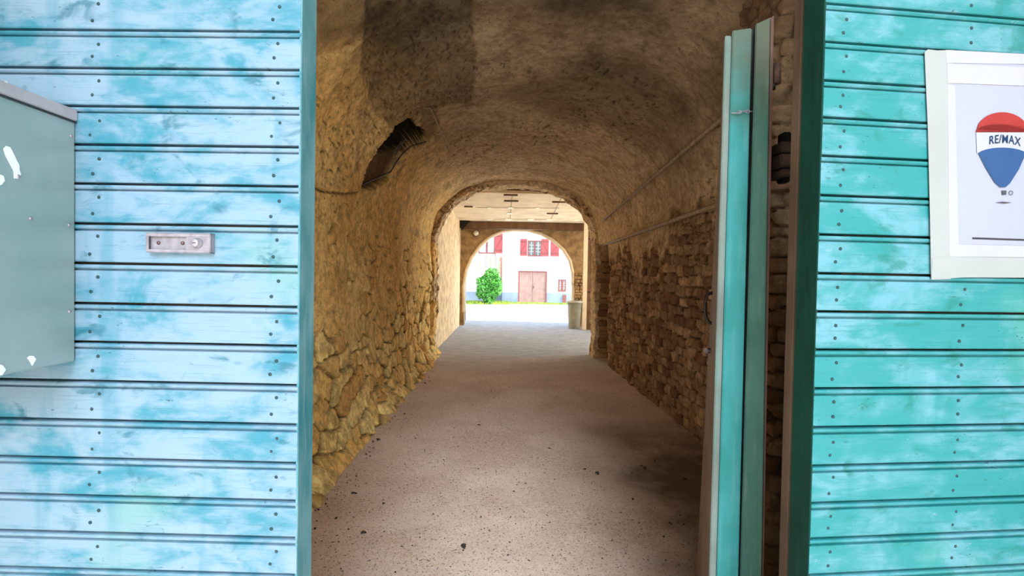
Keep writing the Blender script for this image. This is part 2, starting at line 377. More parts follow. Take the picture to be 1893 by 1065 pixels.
# ------------------------------------------------------------------ tunnel shell
T0, T1 = 1.36, 9.62
def profile(n_side, n_arc):
    pts = []
    for k in range(n_side): pts.append((XL, SPR*k/n_side, -1, 0, SPR*k/n_side))
    th = np.linspace(math.pi, 0, n_arc)
    for t in th:
        c, s = math.cos(t), math.sin(t)
        x = XC + AA*np.sign(c)*abs(c)**(2/NN); z = SPR + BB*abs(s)**(2/NN)
        gx = np.sign(x-XC)*abs((x-XC)/AA)**(NN-1)/AA; gz = abs((z-SPR)/BB)**(NN-1)/BB; l = math.hypot(gx, gz)+1e-9
        pts.append((x, z, gx/l, gz/l, 0))
    for k in range(1, n_side+1): pts.append((XR, SPR*(1-k/n_side), 1, 0, 0))
    P = np.array(pts); ds = np.r_[0, np.cumsum(np.hypot(np.diff(P[:, 0]), np.diff(P[:, 1])))]; P[:, 4] = ds
    return P
NS, NA = 150, 330
PR = profile(NS, NA)
# even out arc spacing
def resample(P, n):
    s = P[:, 4]; t = np.linspace(0, s[-1], n); return np.stack([np.interp(t, s, P[:, k]) for k in range(4)] + [t], 1)
PR = resample(PR, 620)
ys = [T0]
while ys[-1] < T1: ys.append(ys[-1] + 0.0075 + 0.0022*ys[-1])
YS = np.array(ys)
S, Yg = np.meshgrid(PR[:, 4], YS, indexing='ij')
X = PR[:, 0][:, None] + 0*Yg; Z = PR[:, 1][:, None] + 0*Yg; NX = PR[:, 2][:, None] + 0*Yg; NZ = PR[:, 3][:, None] + 0*Yg
ln = np.hypot(NX, NZ); NX /= ln; NZ /= ln
Stot = PR[-1, 4]
PX, PY = proj(np.stack([X, Yg, Z], -1))
left = X < XC
disp = np.zeros_like(X); stone = np.zeros_like(X); rnd_ = np.zeros_like(X); dark = np.zeros_like(X); hgt = np.ones_like(X)
wobble = fbm(Yg*1.1, S*1.1, 3, 3) - .5
disp += wobble*0.11*(0.35+sstep(0, 1.2, Z)) + (fbm(Yg*7, S*7, 8, 4)-.5)*0.018 + (fbm(Yg*30, S*30, 12, 2)-.5)*0.008
# right: coursed brick below the springing, patchy above
u = Yg/0.205; v = (Stot-S)/0.105 + (fbm(Yg*.9, S*.9, 40, 3)-.5)*2.2
f1, f2, rid = voro(u, v, .42, 11, .5); e = f2-f1
edge = sstep(.02, .12, e)
hl = 1.95 + (fbm(Yg*1.5, S*.5, 21, 3)-.5)*1.2
mR = (1-sstep(hl-.12, hl+.12, Z + (fbm(Yg*4, S*4, 22, 3)-.5)*.9))*(~left)
disp += mR*(edge*-.030 + (rid-.5)*-.035 + .03)
stone = np.maximum(stone, mR); rnd_ = np.where(mR > .02, rid, rnd_); hgt = np.where(mR > .02, edge, hgt)
# left: big angular stones near the ground, blending into plaster
u2 = Yg/0.30 + (fbm(Yg*2, S*2, 50, 3)-.5)*1.6; v2 = S/0.19 + (fbm(Yg*2, S*2, 55, 3)-.5)*1.8
g1, g2, rid2 = voro(u2, v2, .75, 17, .5); e2 = g2-g1; edge2 = sstep(.015, .12, e2)
hs = .78 + .13*(Yg-3.2) + (fbm(Yg*1.3, S*.6, 31, 3)-.5)*1.0
mL = (1-sstep(hs-.25, hs+.25, Z + (fbm(Yg*3, S*3, 33, 3)-.5)*.8))*left
far_rough = sstep(6.2, 8.6, Yg)*left*(1-sstep(1.9, 2.4, Z))*sstep(.42, .55, fbm(Yg*2.2, S*2.2, 36, 3))
mL = np.maximum(mL, far_rough)
patches = left*sstep(.60, .68, fbm(Yg*2.4, S*2.4, 61, 3))*(Z < 2.0)*.8
mL = np.maximum(mL, patches)
disp += mL*(edge2*-.050 + (rid2-.5)*-.055 + .04) - left*.22*np.exp(-Z/.22)*sstep(0, .1, fbm(Yg*2, S*2, 71, 3)-.15)
stone = np.maximum(stone, mL); rnd_ = np.where(mL > .02, rid2, rnd_); hgt = np.where(mL > .02, edge2, hgt)
# scratch-coat area, plaster layer edge, crack and the hole (outlines read off the wall)
vis = (Yg < 9)
scr = [(676, -60), (876, -60), (884, 120), (878, 196), (800, 203), (760, 232), (724, 244), (682, 205), (668, 120)]
jx0 = PX + (fbm(Yg*9, S*9, 140, 4)-.5)*16; jy0 = PY + (fbm(Yg*9, S*9, 145, 4)-.5)*16
ins = inpoly(jx0, jy0, scr) & vis; dS = polydist(jx0, jy0, scr)
scm = np.where(ins, sstep(0, 9, dS), 0)
dark = np.maximum(dark, scm*(.42+.25*fbm(Yg*6, S*6, 81, 3)))
disp += scm*(.012 + .014*sstep(.55, .7, fbm(Yg*14+S*6, S*40, 83, 3)))
dark = np.maximum(dark, scm*sstep(.63, .72, fbm(Yg*20+S*12, S*62, 85, 3))*.85)
top_dark_mask = sstep(330, 20, PY)*.32*(PX > 560)*(PX < 1700)*(Yg < 7)
lay = [(560, 352), (578, 345), (600, 353), (636, 358), (658, 355), (664, 330), (676, 296), (692, 268), (716, 240), (690, 228), (676, 200), (672, 120), (670, 60), (640, 92), (560, 110)]
insL = inpoly(PX, PY, lay) & vis
disp += np.where(insL, -.030*sstep(0, 3, polydist(PX, PY, lay)), 0)
ck = polydist(PX, PY, [(560, 345), (580, 343), (600, 354), (636, 358), (658, 355), (668, 322), (690, 278), (720, 243)], False)
dark = np.maximum(dark, np.where(vis, sstep(3.0, .8, ck)*.9, 0)); disp += np.where(vis, sstep(3, .8, ck)*.02, 0)
hole = [(756, 218), (772, 232), (790, 252), (786, 266), (760, 276), (742, 288), (722, 284), (690, 287), (700, 264), (724, 244), (730, 230), (744, 222)]
shal = [(690, 283), (722, 280), (744, 286), (738, 298), (716, 330), (700, 342), (684, 352), (668, 350), (664, 340), (674, 306)]
jx = PX + (fbm(Yg*14, S*14, 90, 3)-.5)*9; jy = PY + (fbm(Yg*14, S*14, 95, 3)-.5)*9
hx = PX + (fbm(Yg*6, S*6, 92, 2)-.5)*10; hy = PY + (fbm(Yg*6, S*6, 97, 2)-.5)*10
hm = np.where(inpoly(hx, hy, hole) & vis, sstep(-1, 5, polydist(hx, hy, hole)), 0)
sm = np.where(inpoly(jx, jy, shal) & vis, sstep(0, 3, polydist(jx, jy, shal)), 0)
disp += hm*.6 + sm*.10
dark = np.where(hm > .004, 1.0, dark); dark = np.maximum(dark, sm*.70)  # hole painted black for the light missing inside it
stone = np.maximum(stone, sm*.9)
brk = [(790, 196), (806, 204), (812, 232), (800, 262), (786, 262), (776, 240), (780, 212)]
bm_ = np.where(inpoly(jx, jy, brk) & vis, 1.0, 0); disp += bm_*.045; dark = np.maximum(dark, bm_*.5)
slot = ((Yg > 8.62) & (Yg < 9.28) & (Z < 2.16) & (~left)).astype(float)
disp += slot*.32; dark = np.maximum(dark, slot*.85)  # recess also darkened in colour, for the shade inside it
# scattered chisel pits, drawn out along the vault
pit = sstep(.72, .77, fbm(Yg*14+S*14, S*50, 101, 2))*(Z > 1.6)*sstep(.40, .55, fbm(Yg*1.3, S*1.3, 103, 2))
disp += pit*.012; dark = np.maximum(dark, pit*.75*(Yg < 8))
crown_dark = sstep(2.1, 3.1, Z)*sstep(8.2, 3.2, Yg)*(.45+.55*sstep(.35, .62, fbm(Yg*.8, S*.8, 130, 4)))*np.maximum(sstep(-1.3, -.7, X), sstep(130, 40, PY)*.9)  # darker plaster towards the crown near the gateway, broken up by noise
dark = np.clip(dark + (1-dark)*np.maximum(crown_dark*.9, sstep(120, 45, PY + (fbm(Yg*3, S*3, 150, 3)-.5)*60)*(PX < 700)*(Yg < 9)*.72), 0, 1)
VX = X + NX*disp; VZ = Z + NZ*disp; VZ[0] = -.02; VZ[-1] = -.02
V = np.stack([VX, Yg, VZ], -1); A = np.stack([stone, rnd_, dark, hgt], -1)
iL = int(np.searchsorted(PR[:, 4], SPR+.0)); iR = len(PR) - iL
def slab(name, a, b, mat):
    v = V[a:b].reshape(-1, 3); q = grid_quads(b-a, len(YS)); o = np_mesh(name, v, q[:, ::-1], mat, A[a:b].reshape(-1, 4)); tag(o, kind='structure'); return o
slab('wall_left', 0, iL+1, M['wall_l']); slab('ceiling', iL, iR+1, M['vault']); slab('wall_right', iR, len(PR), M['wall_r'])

# ------------------------------------------------------------------ floor and grounds
fx = np.linspace(-1.75, 3.6, 260); fy = np.concatenate([np.linspace(1.0, 6, 340), np.linspace(6.03, 18.0, 260)])
FX, FY = np.meshgrid(fx, fy, indexing='ij')
FZ = (fbm(FX*1.5, FY*1.5, 200, 3)-.5)*.03 + (fbm(FX*12, FY*12, 210, 3)-.5)*.008
FZ = FZ*sstep(18, 14, FY)
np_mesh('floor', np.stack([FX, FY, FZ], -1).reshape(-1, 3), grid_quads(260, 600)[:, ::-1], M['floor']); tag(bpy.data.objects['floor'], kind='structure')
tag(MB().box(-30, 40, 18.0, 60, -.3, -.01).build('ground', M['concrete']), kind='structure')
tag(MB().box(3.59, 20, 9.6, 18.0, -.3, -.01).build('ground_side', M['concrete']), kind='structure')
tag(MB().box(-30, 30, -14, 1.0, -.3, 0.0).build('street', M['street']), kind='structure')
tag(MB().box(-1.7, 3.4, 17.93, 18.07, -.2, .012).build('trim_1', M['facade_b']), kind='structure')

# street facade around the gateway (thick wall with arched opening) and the mass of the house above
def arch_wall(name, xa, xb, top, outline, y0, y1, mat):
    """wall plate from xa..xb, 0..top, with an opening whose outline runs left foot -> crown -> right foot"""
    mb = MB(); n = len(outline); oc = []
    xl, xr = outline[0][0], outline[-1][0]; crown = max(p[1] for p in outline)
    for (x, z) in outline:
        t = (x-xl)/(xr-xl); oc.append((xa + (xb-xa)*t, top))
    F0 = [[mb.bm.verts.new((x, y, z)) for (x, z) in outline] for y in (y0, y1)]
    G0 = []
    for y in (y0, y1):
        row = []
        for i, (x, z) in enumerate(outline):
            if i == 0: row.append(mb.bm.verts.new((xa, y, z)))
            elif i == n-1: row.append(mb.bm.verts.new((xb, y, z)))
            else:
                row.append(mb.bm.verts.new((xa + (xb-xa)*i/(n-1), y, top)))
        G0.append(row)
    for k, (f, g) in enumerate(zip(F0, G0)):
        for i in range(n-1): mb.bm.faces.new([f[i], f[i+1], g[i+1], g[i]])
    for i in range(n-1):
        mb.bm.faces.new([F0[0][i], F0[1][i], F0[1][i+1], F0[0][i+1]]); mb.bm.faces.new([G0[0][i], G0[0][i+1], G0[1][i+1], G0[1][i]])
    # end faces
    mb.bm.faces.new([F0[0][0], G0[0][0], G0[1][0], F0[1][0]]); mb.bm.faces.new([F0[0][-1], F0[1][-1], G0[1][-1], G0[0][-1]])
    return mb.build(name, mat)
def sup(cx, a, zs, b, n=2.2, m=40, x0=None, x1=None):
    o = []
    for t in np.linspace(math.pi, 0, m):
        c, s = math.cos(t), math.sin(t); x = cx + a*(1 if c > 0 else -1)*abs(c)**(2/n); z = zs + b*abs(s)**(2/n); o.append((float(x), float(z)))
    return [(o[0][0], 0.0)] + o + [(o[-1][0], 0.0)]
tag(arch_wall('wall_front', -9, 9, 7.5, sup(XC, AA-.02, SPR, BB-.02, NN), .35, 1.36, M['outer']), kind='structure')
tag(MB().box(-9, 9, 1.3, 9.6, 3.72, 7.5).box(-9, 6.3, 9.6, 15.0, 3.72, 7.5).build('wall_upper', M['outer']), kind='structure')  # right overhang beyond the porch added out of view against the sun

# ------------------------------------------------------------------ first inner arch (Y = 9.3 .. 9.75)
def rough_ring(name, cx, ao, bo, ai, bi, zs, y0, y1, mat, pier_l, pier_r, seed):
    """arch ring: grid around the soffit. inner outline with piers, outer = tunnel profile plus overlap"""
    m = 260; th = np.linspace(0, 1, m)
    inner = []
    L1 = zs; La = math.pi*(ai+bi)/2; Lt = 2*L1+La
    for t in th:
        s = t*Lt
        if s < L1: inner.append((cx-ai, s))
        elif s > L1+La: inner.append((cx+ai, Lt-s))
        else:
            q = math.pi*(1-(s-L1)/La); c, k = math.cos(q), math.sin(q)
            inner.append((cx+ai*np.sign(c)*abs(c)**(2/2.2), zs+bi*abs(k)**(2/2.2)))
    inner = np.array(inner)
    ctr = np.array([cx, zs*.9]); 
    out_ = inner.copy(); 
    nrm = np.gradient(inner, axis=0); nrm = np.stack([-nrm[:, 1], nrm[:, 0]], 1); nrm /= np.linalg.norm(nrm, axis=1)[:, None]+1e-9
    # ring face depth w from inner edge outward
    cols = []
    w = np.r_[np.linspace(.55, .0, 26), ]; ysf = np.linspace(y0, y1, 24)
    pts = []; par = []
    for wi in w: pts.append((wi, y0)); par.append((wi, 0))
    for yy in ysf[1:]: pts.append((0.0, yy)); par.append((0.0, yy-y0))
    for wi in w[::-1][1:]: pts.append((wi, y1)); par.append((-wi, y1-y0))
    pts = np.array(pts); nn = len(pts)
    Sg = (th*Lt)[:, None] + np.zeros((1, nn)); Q = np.cumsum(np.r_[0, np.hypot(np.diff(pts[:, 0]), np.diff(pts[:, 1]))])[None, :] + 0*Sg
    f1, f2, rid = voro(Sg/.10, Q/.17, .5, seed, .5); ed = sstep(.02, .2, f2-f1)
    rough = (fbm(Sg*2.2, Q*2.2, seed+3, 3)-.5)*.10 + (fbm(Sg*11, Q*11, seed+5, 3)-.5)*.06 + ed*-.018 + (rid-.5)*.03
    NXn = nrm[:, 0][:, None]; NZn = nrm[:, 1][:, None]
    PXX = inner[:, 0][:, None] + NXn*(pts[:, 0][None, :] + rough); PZZ = inner[:, 1][:, None] + NZn*(pts[:, 0][None, :]+rough)
    # piers widen the ring at the sides (towards the opening)
    PYY = pts[:, 1][None, :] + (rid-.5)*.03 + 0*Sg
    PZZ = np.maximum(PZZ, -.02)
    st = sstep(.45, .55, fbm(Sg*1.6, Q*1.6, seed+9, 3)); A_ = np.stack([st, rid, 0*st, ed], -1)
    return np_mesh(name, np.stack([PXX, PYY, PZZ], -1).reshape(-1, 3), grid_quads(m, nn), mat, A_.reshape(-1, 4))
tag(rough_ring('wall_inner_arch', 0.225, 0, 0, 1.555, 1.21, 2.10, 9.32, 9.80, M['arch'], 0, 0, 300), kind='structure')

# ------------------------------------------------------------------ porch (Y = 9.8 .. 15.4)
tag(MB().box(-1.75, -1.36, 9.75, 15.4, -.05, 3.7).build('wall_porch_left', M['porch_pl']), kind='structure')
tag(MB().box(6.0, 6.3, 9.75, 10.05, -.05, 3.7).box(6.0, 6.3, 15.1, 15.4, -.05, 3.7).build('added_porch_posts', M['porch_pl']), kind='structure')  # unseen corner posts of the added overhang, side left open for light
tag(MB().box(1.80, 6.3, 9.55, 9.80, -.05, 3.7).build('wall_porch_near', M['porch_pl']), kind='structure')
zc0 = at(960, 357.5, 10.4).z; zc1 = at(960, 412, 15.2).z
ce = empty('ceiling_porch'); ce['kind'] = 'structure'
ZC = (zc0+zc1)/2
pz = lambda y: zc0 + (zc1-zc0)*(y-10.4)/4.8
MB().hexa([(-1.38, 10.4, zc0), (6.2, 10.4, zc0), (6.2, 15.3, zc1), (-1.38, 15.3, zc1), (-1.38, 10.4, zc0+.06), (6.2, 10.4, zc0+.06), (6.2, 15.3, zc1+.06), (-1.38, 15.3, zc1+.06)]).build('ceiling_board', M['ceiling'], ce)  # right part lies out of view, added as an overhang against the sun
def ceil_pt(px, py):
    d = ray(px, py); k = (zc1-zc0)/4.8   # z = zc0 + k (y-10.4)
    t = (zc0 - k*10.4 - EYE)/(d[2]-k*d[1]); return Vector((d[0]*t, d[1]*t, EYE+d[2]*t))
first = None
for (px, py, w_) in [(906, 405, .13), (940, 405.5, .15), (981, 405.5, .14), (1015, 405.5, .13), (1066, 406.5, .13), (905, 383.5, .08), (943.5, 383.5, .10), (993, 384, .08), (942, 394, .11)]:
    p = ceil_pt(px, py)
    if first is None:
        mb = MB(); mb.box(-.5, .5, -.5, .5, -.02, 0, 0)
        o = mb.build('ceiling_plate', M['plate']); first = o
    else:
        o = first.copy(); C.objects.link(o)
    o.location = (p.x, p.y, p.z); o.scale = (w_*1.15, w_*2.4, 1)
    row = 'row nearest the beam' if py > 404 else ('alone between the two rows of plates' if py > 390 else 'row nearer the arch crown')
    pos = {906: 'first from the left', 940: 'second from the left', 981: 'third from the left', 1015: 'fourth from the left', 1066: 'rightmost', 905: 'leftmost', 943.5: 'middle one', 993: 'rightmost', 942: ''}[px]
    tag(o, ('pale square ceiling plate, ' + row + (', ' + pos if pos else '')), 'ceiling plate', 'pale plates on the porch ceiling')
first = None
for (px, py, w_) in [(945, 370.5, .22), (1033, 372.5, .20), (1021, 394, .20), (866, 381, .14), (944, 359.5, .2)]:
    p = ceil_pt(px, py)
    if first is None: o = MB().box(-.5, .5, -.02, .02, -.03, 0.0).build('ceiling_strap', M['old_wood']); first = o
    else: o = first.copy(); C.objects.link(o)
    o.location = p; o.scale = (w_*1.5, 1.6, 1)
    tag(o, {945: 'dark strap on the cream porch ceiling, near the arch crown', 1033: 'dark strap on the cream porch ceiling, upper right one', 1021: 'dark strap on the cream porch ceiling, lower right one', 866: 'dark strap on the cream porch ceiling, at the far left by the arch ring', 944: 'dark strap on the very front edge of the cream porch ceiling'}[px], 'strap', 'dark straps on the porch ceiling')
# seams of the boards
mb = MB()
for a, b in [((947, 360), (943, 405)), ((1040, 362), (1033, 376)), ((1033, 376), (1018, 406)), ((880, 383.5), (1034, 384.5)), ((905, 405), (1016, 405.5))]:
    p, q = ceil_pt(*a), ceil_pt(*b); mb.tube([p + Vector((0, 0, -.001)), q + Vector((0, 0, -.001))], .009, 6)
mb.build('seam', M['pipe'], ce)
# timber beam and the second arch wall
bm0, bm1 = at(905, 412.5, 15.1), at(905, 423, 15.1)
tag(MB().box(-1.36, 2.75, 15.0, 15.3, bm1.z, bm0.z + .03, .01).build('wooden_beam', M['old_wood']), 'dark brown timber beam spanning above the far arch below the cream ceiling', 'beam')
def far_arch_outline():
    px = [(858, 560), (857, 528), (862, 500), (872, 476), (888, 454), (906, 438), (928, 428), (950, 424.5), (975, 425.5), (1000, 432), (1022, 444), (1042, 462), (1054, 482), (1059, 505), (1060, 530)]
    p = [at(x, y, 15.4) for x, y in px]; o = [(p[0].x, 0.0)] + [(q.x, q.z) for q in p[1:]] + [(p[-1].x, 0.0)]
    r = []
    for a, b in zip(o, o[1:]):
        for k in range(3): r.append((a[0]+(b[0]-a[0])*k/3, a[1]+(b[1]-a[1])*k/3))
    r.append(o[-1]); return r
tag(arch_wall('wall_far_arch', -4, 6, 3.75, far_arch_outline(), 15.4, 15.85, M['far_arch']), kind='structure')
tag(MB().box(-12, 6.3, 15.0, 15.86, 3.75, 7.5).build('wall_courtyard_upper', M['outer']), kind='structure')
# brick courses on the right jamb of the far arch
rnd = random.Random(5)
mb = MB(); z = at(1068, 572, 15.38).z
zt = at(1068, 508, 15.38).z; xa, xb = at(1061, 540, 15.38).x, at(1077, 540, 15.38).x
while z < zt:
    h = rnd.uniform(.07, .12); x = xa + rnd.uniform(0, .05)
    while x < xb:
        w_ = rnd.uniform(.12, .26); mb.box(x, min(xb+.05, x+w_-.015), 15.33+rnd.uniform(0, .02), 15.42, z, z+h-.02, .008); x += w_
    z += h
tag(mb.build('trim_2', M['far_arch']), kind='structure')
# pale plaster roll along the edge of the far arch
oo = far_arch_outline(); mb = MB(); mb.tube([(x, 15.42, z) for x, z in oo[1:-1]], .055, 8)
tag(mb.build('trim_3', M['ceiling'], None, True), kind='structure')

# tall timber boards beside the far arch
xa, xb, xm = at(1078, 500, 14.6).x, at(1096, 500, 14.6).x, at(1085.5, 500, 14.6).x
pr = empty('open_plank_door', ((xa+xb)/2, 14.6, 0)); tag(pr, 'tall narrow brown plank door standing open at the right of the far arch', 'door')
cx_ = (xa+xb)/2
MB().box(xa-cx_, xm-cx_, -.05, .02, 0, at(1082, 404, 14.6).z, .006).build('stile', M['ceiling'], pr)
MB().box(xm-cx_+.004, xb-cx_, -.02, .03, 0, at(1082, 404, 14.6).z, .006).build('plank_panel', M['old_wood'], pr)
mb = MB()
for zz in (1.12, 2.72): mb.box(xm-cx_-.03, xb-cx_+.02, -.035, -.02, zz, zz+.035)
mb.build('strap_hinge', M['iron'], pr)

# round wall lamp on the far arch wall
p = at(880, 431, 15.3); lp = empty('wall_lamp', (p.x, 15.34, p.z)); tag(lp, 'small round white lamp on the masonry left of the far arch crown', 'lamp')
MB().box(-.07, .07, 0, .06, -.08, .08, .01).build('lamp_mount', M['rust'], lp)
mb = MB(); mb.lathe([(.001, -.09), (.04, -.085), (.08, -.04), (.085, 0.0)], (0, 0, 0), 20, 'y'); mb.build('lamp_glass', M['lamp_w'], lp, True)

# bin
p = at(1062, 590, 15.0); bn = empty('waste_bin', (at(1061.5, 580, 15.0).x, 15.0, 0)); tag(bn, 'grey-green tapered plastic bin standing at the right foot of the far arch', 'bin')
hb = at(1061, 556, 15.0).z; rb = (at(1075, 560, 15).x - at(1047.5, 560, 15).x)/2
mb = MB(); mb.lathe([(rb*.72, 0), (rb*.74, .02), (rb*.95, hb*.96), (rb*.90, hb*.96), (rb*.68, .05), (.001, .05)], (0, 0, 0), 36, 'z', False); mb.build('bin_body', M['bin'], bn, True)
mb = MB(); mb.lathe([(rb*.94, hb*.93), (rb*1.04, hb*.93), (rb*1.06, hb*.97), (rb*1.03, hb), (rb*.90, hb), (rb*.90, hb*.95)], (0, 0, 0), 36, 'z', False); mb.build('bin_rim', M['bin_rim'], bn, True)

# dark void over the porch ceiling is the real gap between arch ring and ceiling edge: back it with the upper wall
tag(MB().box(-1.6, 6.2, 10.8, 10.9, zc0+.065, 3.72).build('wall_void', M['old_wood']), kind='structure')
# broken corner of the porch ceiling at left: dark plate added for the shaded hole
a, b = at(853, 409, 14.9), at(868, 409, 14.9)
mb = MB(); mb.poly([at(851, 406, 14.9), at(870, 406, 14.9), at(862, 416, 14.9), at(853, 426, 14.9)], (0, .1, 0))
tag(mb.build('corner_hole_plate', M['iron']), 'added dark triangle for the shaded hole in the upper left corner under the cream porch ceiling', 'dark patch')

# ------------------------------------------------------------------ courtyard building (Y = 30)
BY = 30.0
bl = empty('courtyard_house', (0, BY, 0)); tag(bl, 'white rendered house with red shutters and bluish plinth across the courtyard', 'house')
def L_(px, py, dy=0.0):
    p = at(px, py, BY+dy); return p.x, p.z
def rect(px0, py0, px1, py1, dy=0.0):
    x0, z1 = L_((px0), py0, dy); x1, z0 = L_(px1, py1, dy); return x0, x1, z0, z1
MB().box(-16, 18, 0, 6, -.1, 6.6).build('wall', M['facade'], bl)
x0, x1, z0, z1 = rect(930, 400, 957, 560, -.5)
MB().box(-16, x0, -.35, 0, -.1, 6.6).build('side_wing', M['facade'], bl)
MB().box(x0, x1, -.55, 0, -.1, 6.6).build('pilaster', M['facade'], bl)
mb = MB(); _, zp = L_(1000, 541); 
xd0, xd1, zd0, zd1 = rect(960, 503, 1008, 561)
mb.box(x1, xd0-.06, -.06, 0, -.1, zp); mb.box(xd1+.06, 18, -.06, 0, -.1, zp); mb.box(-16, x0, -.41, -.35, -.1, zp); mb.box(x0, x1, -.61, -.55, -.1, zp)
mb.build('plinth', M['facade_b'], bl)
mb = MB(); mb.hexa([(-16.5, -1.0, 6.5), (18.5, -1.0, 6.5), (18.5, 3.2, 8.6), (-16.5, 3.2, 8.6), (-16.5, -1.0, 6.65), (18.5, -1.0, 6.65), (18.5, 3.2, 8.75), (-16.5, 3.2, 8.75)]); mb.build('roof', M['roof'], bl)
# barn-like double door
for k in (0, 1):
    xa = xd0 + (xd1-xd0)*k/2; xb = xa + (xd1-xd0)/2
    d = MB().box(xa+.01, xb-.01, -.10, -.02, 0.02, zd1).build('door_leaf', M['barn'], bl)
    if k: MB().box(xa+.05, xa+.09, -.14, -.10, .95, 1.05).build('door_knob', M['iron'], d)
mb = MB(); mb.box(xd0-.07, xd0, -.13, 0, 0, zd1+.07); mb.box(xd1, xd1+.07, -.13, 0, 0, zd1+.07); mb.box(xd0, xd1, -.13, 0, zd1, zd1+.07); mb.build('door_frame', M['frame_red'], bl)
def window(px0, py0, px1, py1, mat, dy, panes=2):
    x0, x1, z0, z1 = rect(px0, py0, px1, py1, dy)
    mb = MB(); t = .07
    mb.box(x0-t, x1+t, dy-.05, dy+.0, z1, z1+t); mb.box(x0-t, x1+t, dy-.07, dy, z0-t, z0); mb.box(x0-t, x0, dy-.05, dy, z0, z1); mb.box(x1, x1+t, dy-.05, dy, z0, z1)
    xm = (x0+x1)/2; mb.box(xm-.06, xm+.06, dy-.045, dy, z0, z1)
    f = mb.build('window', M['frame_red'], bl)
    for a, b in ((x0, xm-.06), (xm+.06, x1)):
        MB().box(a, b, dy-.02, dy-.005, z0, z1).build('pane', mat, f)
        m2 = MB(); m2.box((a+b)/2-.015, (a+b)/2+.015, dy-.035, dy-.02, z0, z1)
        for q in (1, 2, 3): m2.box(a, b, dy-.035, dy-.02, z0+(z1-z0)*q/4-.012, z0+(z1-z0)*q/4+.012)
        m2.build('glazing_bar', M['facade'], f)
def shutter(px0, py0, px1, py1, dy, flip):
    x0, x1, z0, z1 = rect(px0, py0, px1, py1, dy)
    o = MB().box(x0, x1, dy-.06, dy-.01, z0, z1).build('shutter', M['shutter'], bl)
    mb = MB(); w_ = (x1-x0)
    for zz in (z0+.12, z1-.2): mb.box(x0+.02, x1-.02, dy-.085, dy-.06, zz, zz+.08)
    a, b = (x0+.03, x1-.03) if flip else (x1-.03, x0+.03)
    mb.hexa([(a-.03, dy-.08, z0+.2), (a+.03, dy-.08, z0+.2), (a+.03, dy-.06, z0+.2), (a-.03, dy-.06, z0+.2), (b-.03, dy-.08, z1-.2), (b+.03, dy-.08, z1-.2), (b+.03, dy-.06, z1-.2), (b-.03, dy-.06, z1-.2)])
    mb.build('shutter_brace', M['frame_red'], o)
window(887, 436, 913, 467, M['curtain'], -.35)
shutter(915, 432, 929, 468, -.35, True); shutter(864, 440, 881, 468, -.35, False)
window(978, 447, 999, 472, M['glass_dark'], 0)
shutter(962, 442, 974, 473, 0, True); shutter(1001, 442, 1014, 474, 0, False); shutter(1018, 445, 1033, 474, 0, True)
window(1034, 519, 1044, 537, M['glass_dark'], 0); 
x0, x1, z0, z1 = rect(1040, 545, 1046, 560)
MB().box(x0, x1, -.1, 0, 0, z1).build('cellar_hatch', M['frame_red'], bl)
# exposed brick scar on the side wing
mb = MB(); rnd = random.Random(3)
for k in range(46):
    py = 476 + k*1.6; px = 927.0 + (0 if k < 12 else (k-12)*.09) + rnd.uniform(-.8, .8); x, z = L_(px, py, -.36); mb.box(x-.09, x+.06+rnd.uniform(0, .07), -.40, -.35, z-.03, z+.02)
mb.build('brick_scar', M['brick'], bl)
p = L_(956.5, 500)
dp = MB(); dp.tube([(L_(956.8, 430)[0], -.64, 6.2), (L_(956.8, 430)[0], -.64, 1.9)], .035, 8); dp.build('drainpipe', M['pipe_grey'], bl)
# drainpipe at the left just outside the far arch
a = at(857.5, 491, 17.2); b = at(861, 505, 17.2)
tag(MB().tube([(a.x-.35, 17.2, a.z+.10), (a.x-.1, 17.2, a.z+.06), (b.x-.02, 17.2, a.z-.12), (b.x, 17.2, b.z-.1), (b.x, 17.2, 0)], .03, 10).build('drainpipe', M['pipe_grey'], None, True), 'thin grey drainpipe bending down just outside the left foot of the far arch', 'drainpipe')
tag(MB().box(-2.4, -2.0, 15.86, 17.6, 0, 3.0).build('wall_courtyard_left', M['facade']), kind='structure')

# shrub and grass
def foliage(c, sx, sy, sz, n, size, seed, tall=0):
    r = np.random.RandomState(seed)
    d = r.normal(size=(n, 3)); d /= np.linalg.norm(d, axis=1)[:, None]; rad = r.uniform(.45, 1.0, n)[:, None]**.6
    P = d*rad*np.array([sx, sy, sz]); lob = 1+.22*np.sin(d[:, 0]*5+seed)*np.cos(d[:, 2]*4); P = P*lob[:, None] + np.array(c)
    P = P[P[:, 2] > .03]; n = len(P)
    ang = r.uniform(0, 6.28, n); tilt = r.uniform(-1.1, 1.1, n)
    u = np.stack([np.cos(ang)*np.cos(tilt), np.sin(ang)*np.cos(tilt), np.sin(tilt)], 1); w_ = np.cross(u, r.normal(size=(n, 3))); w_ /= np.linalg.norm(w_, axis=1)[:, None]
    s = size*r.uniform(.6, 1.3, n)[:, None]
    V = np.stack([P-u*s, P+w_*s*.38, P+u*s, P-w_*s*.38], 1).reshape(-1, 3); return V, np.arange(len(V)).reshape(-1, 4)
sx0, sz0 = L_(902, 527, -1.6)
YB = BY-1.7
pc = at(902, 530, YB); pt = at(902, 498, YB)
sb = empty('leafy_shrub', (0, 0, 0)); tag(sb, 'bushy bright green shrub growing against the white courtyard house', 'shrub')
Vs, Qs = foliage((pc.x, YB, .95), .78, .65, 1.0, 5200, .075, 4); V2, Q2 = foliage((pc.x+.25, YB, 1.25), .5, .5, .85, 2200, .07, 9)
Vs = np.concatenate([Vs, V2]); Qs = np.concatenate([Qs, Q2+len(Vs)-len(V2)])
np_mesh('foliage', Vs, Qs, M['leaf_a'], None, False, sb)
rnd = random.Random(8); 
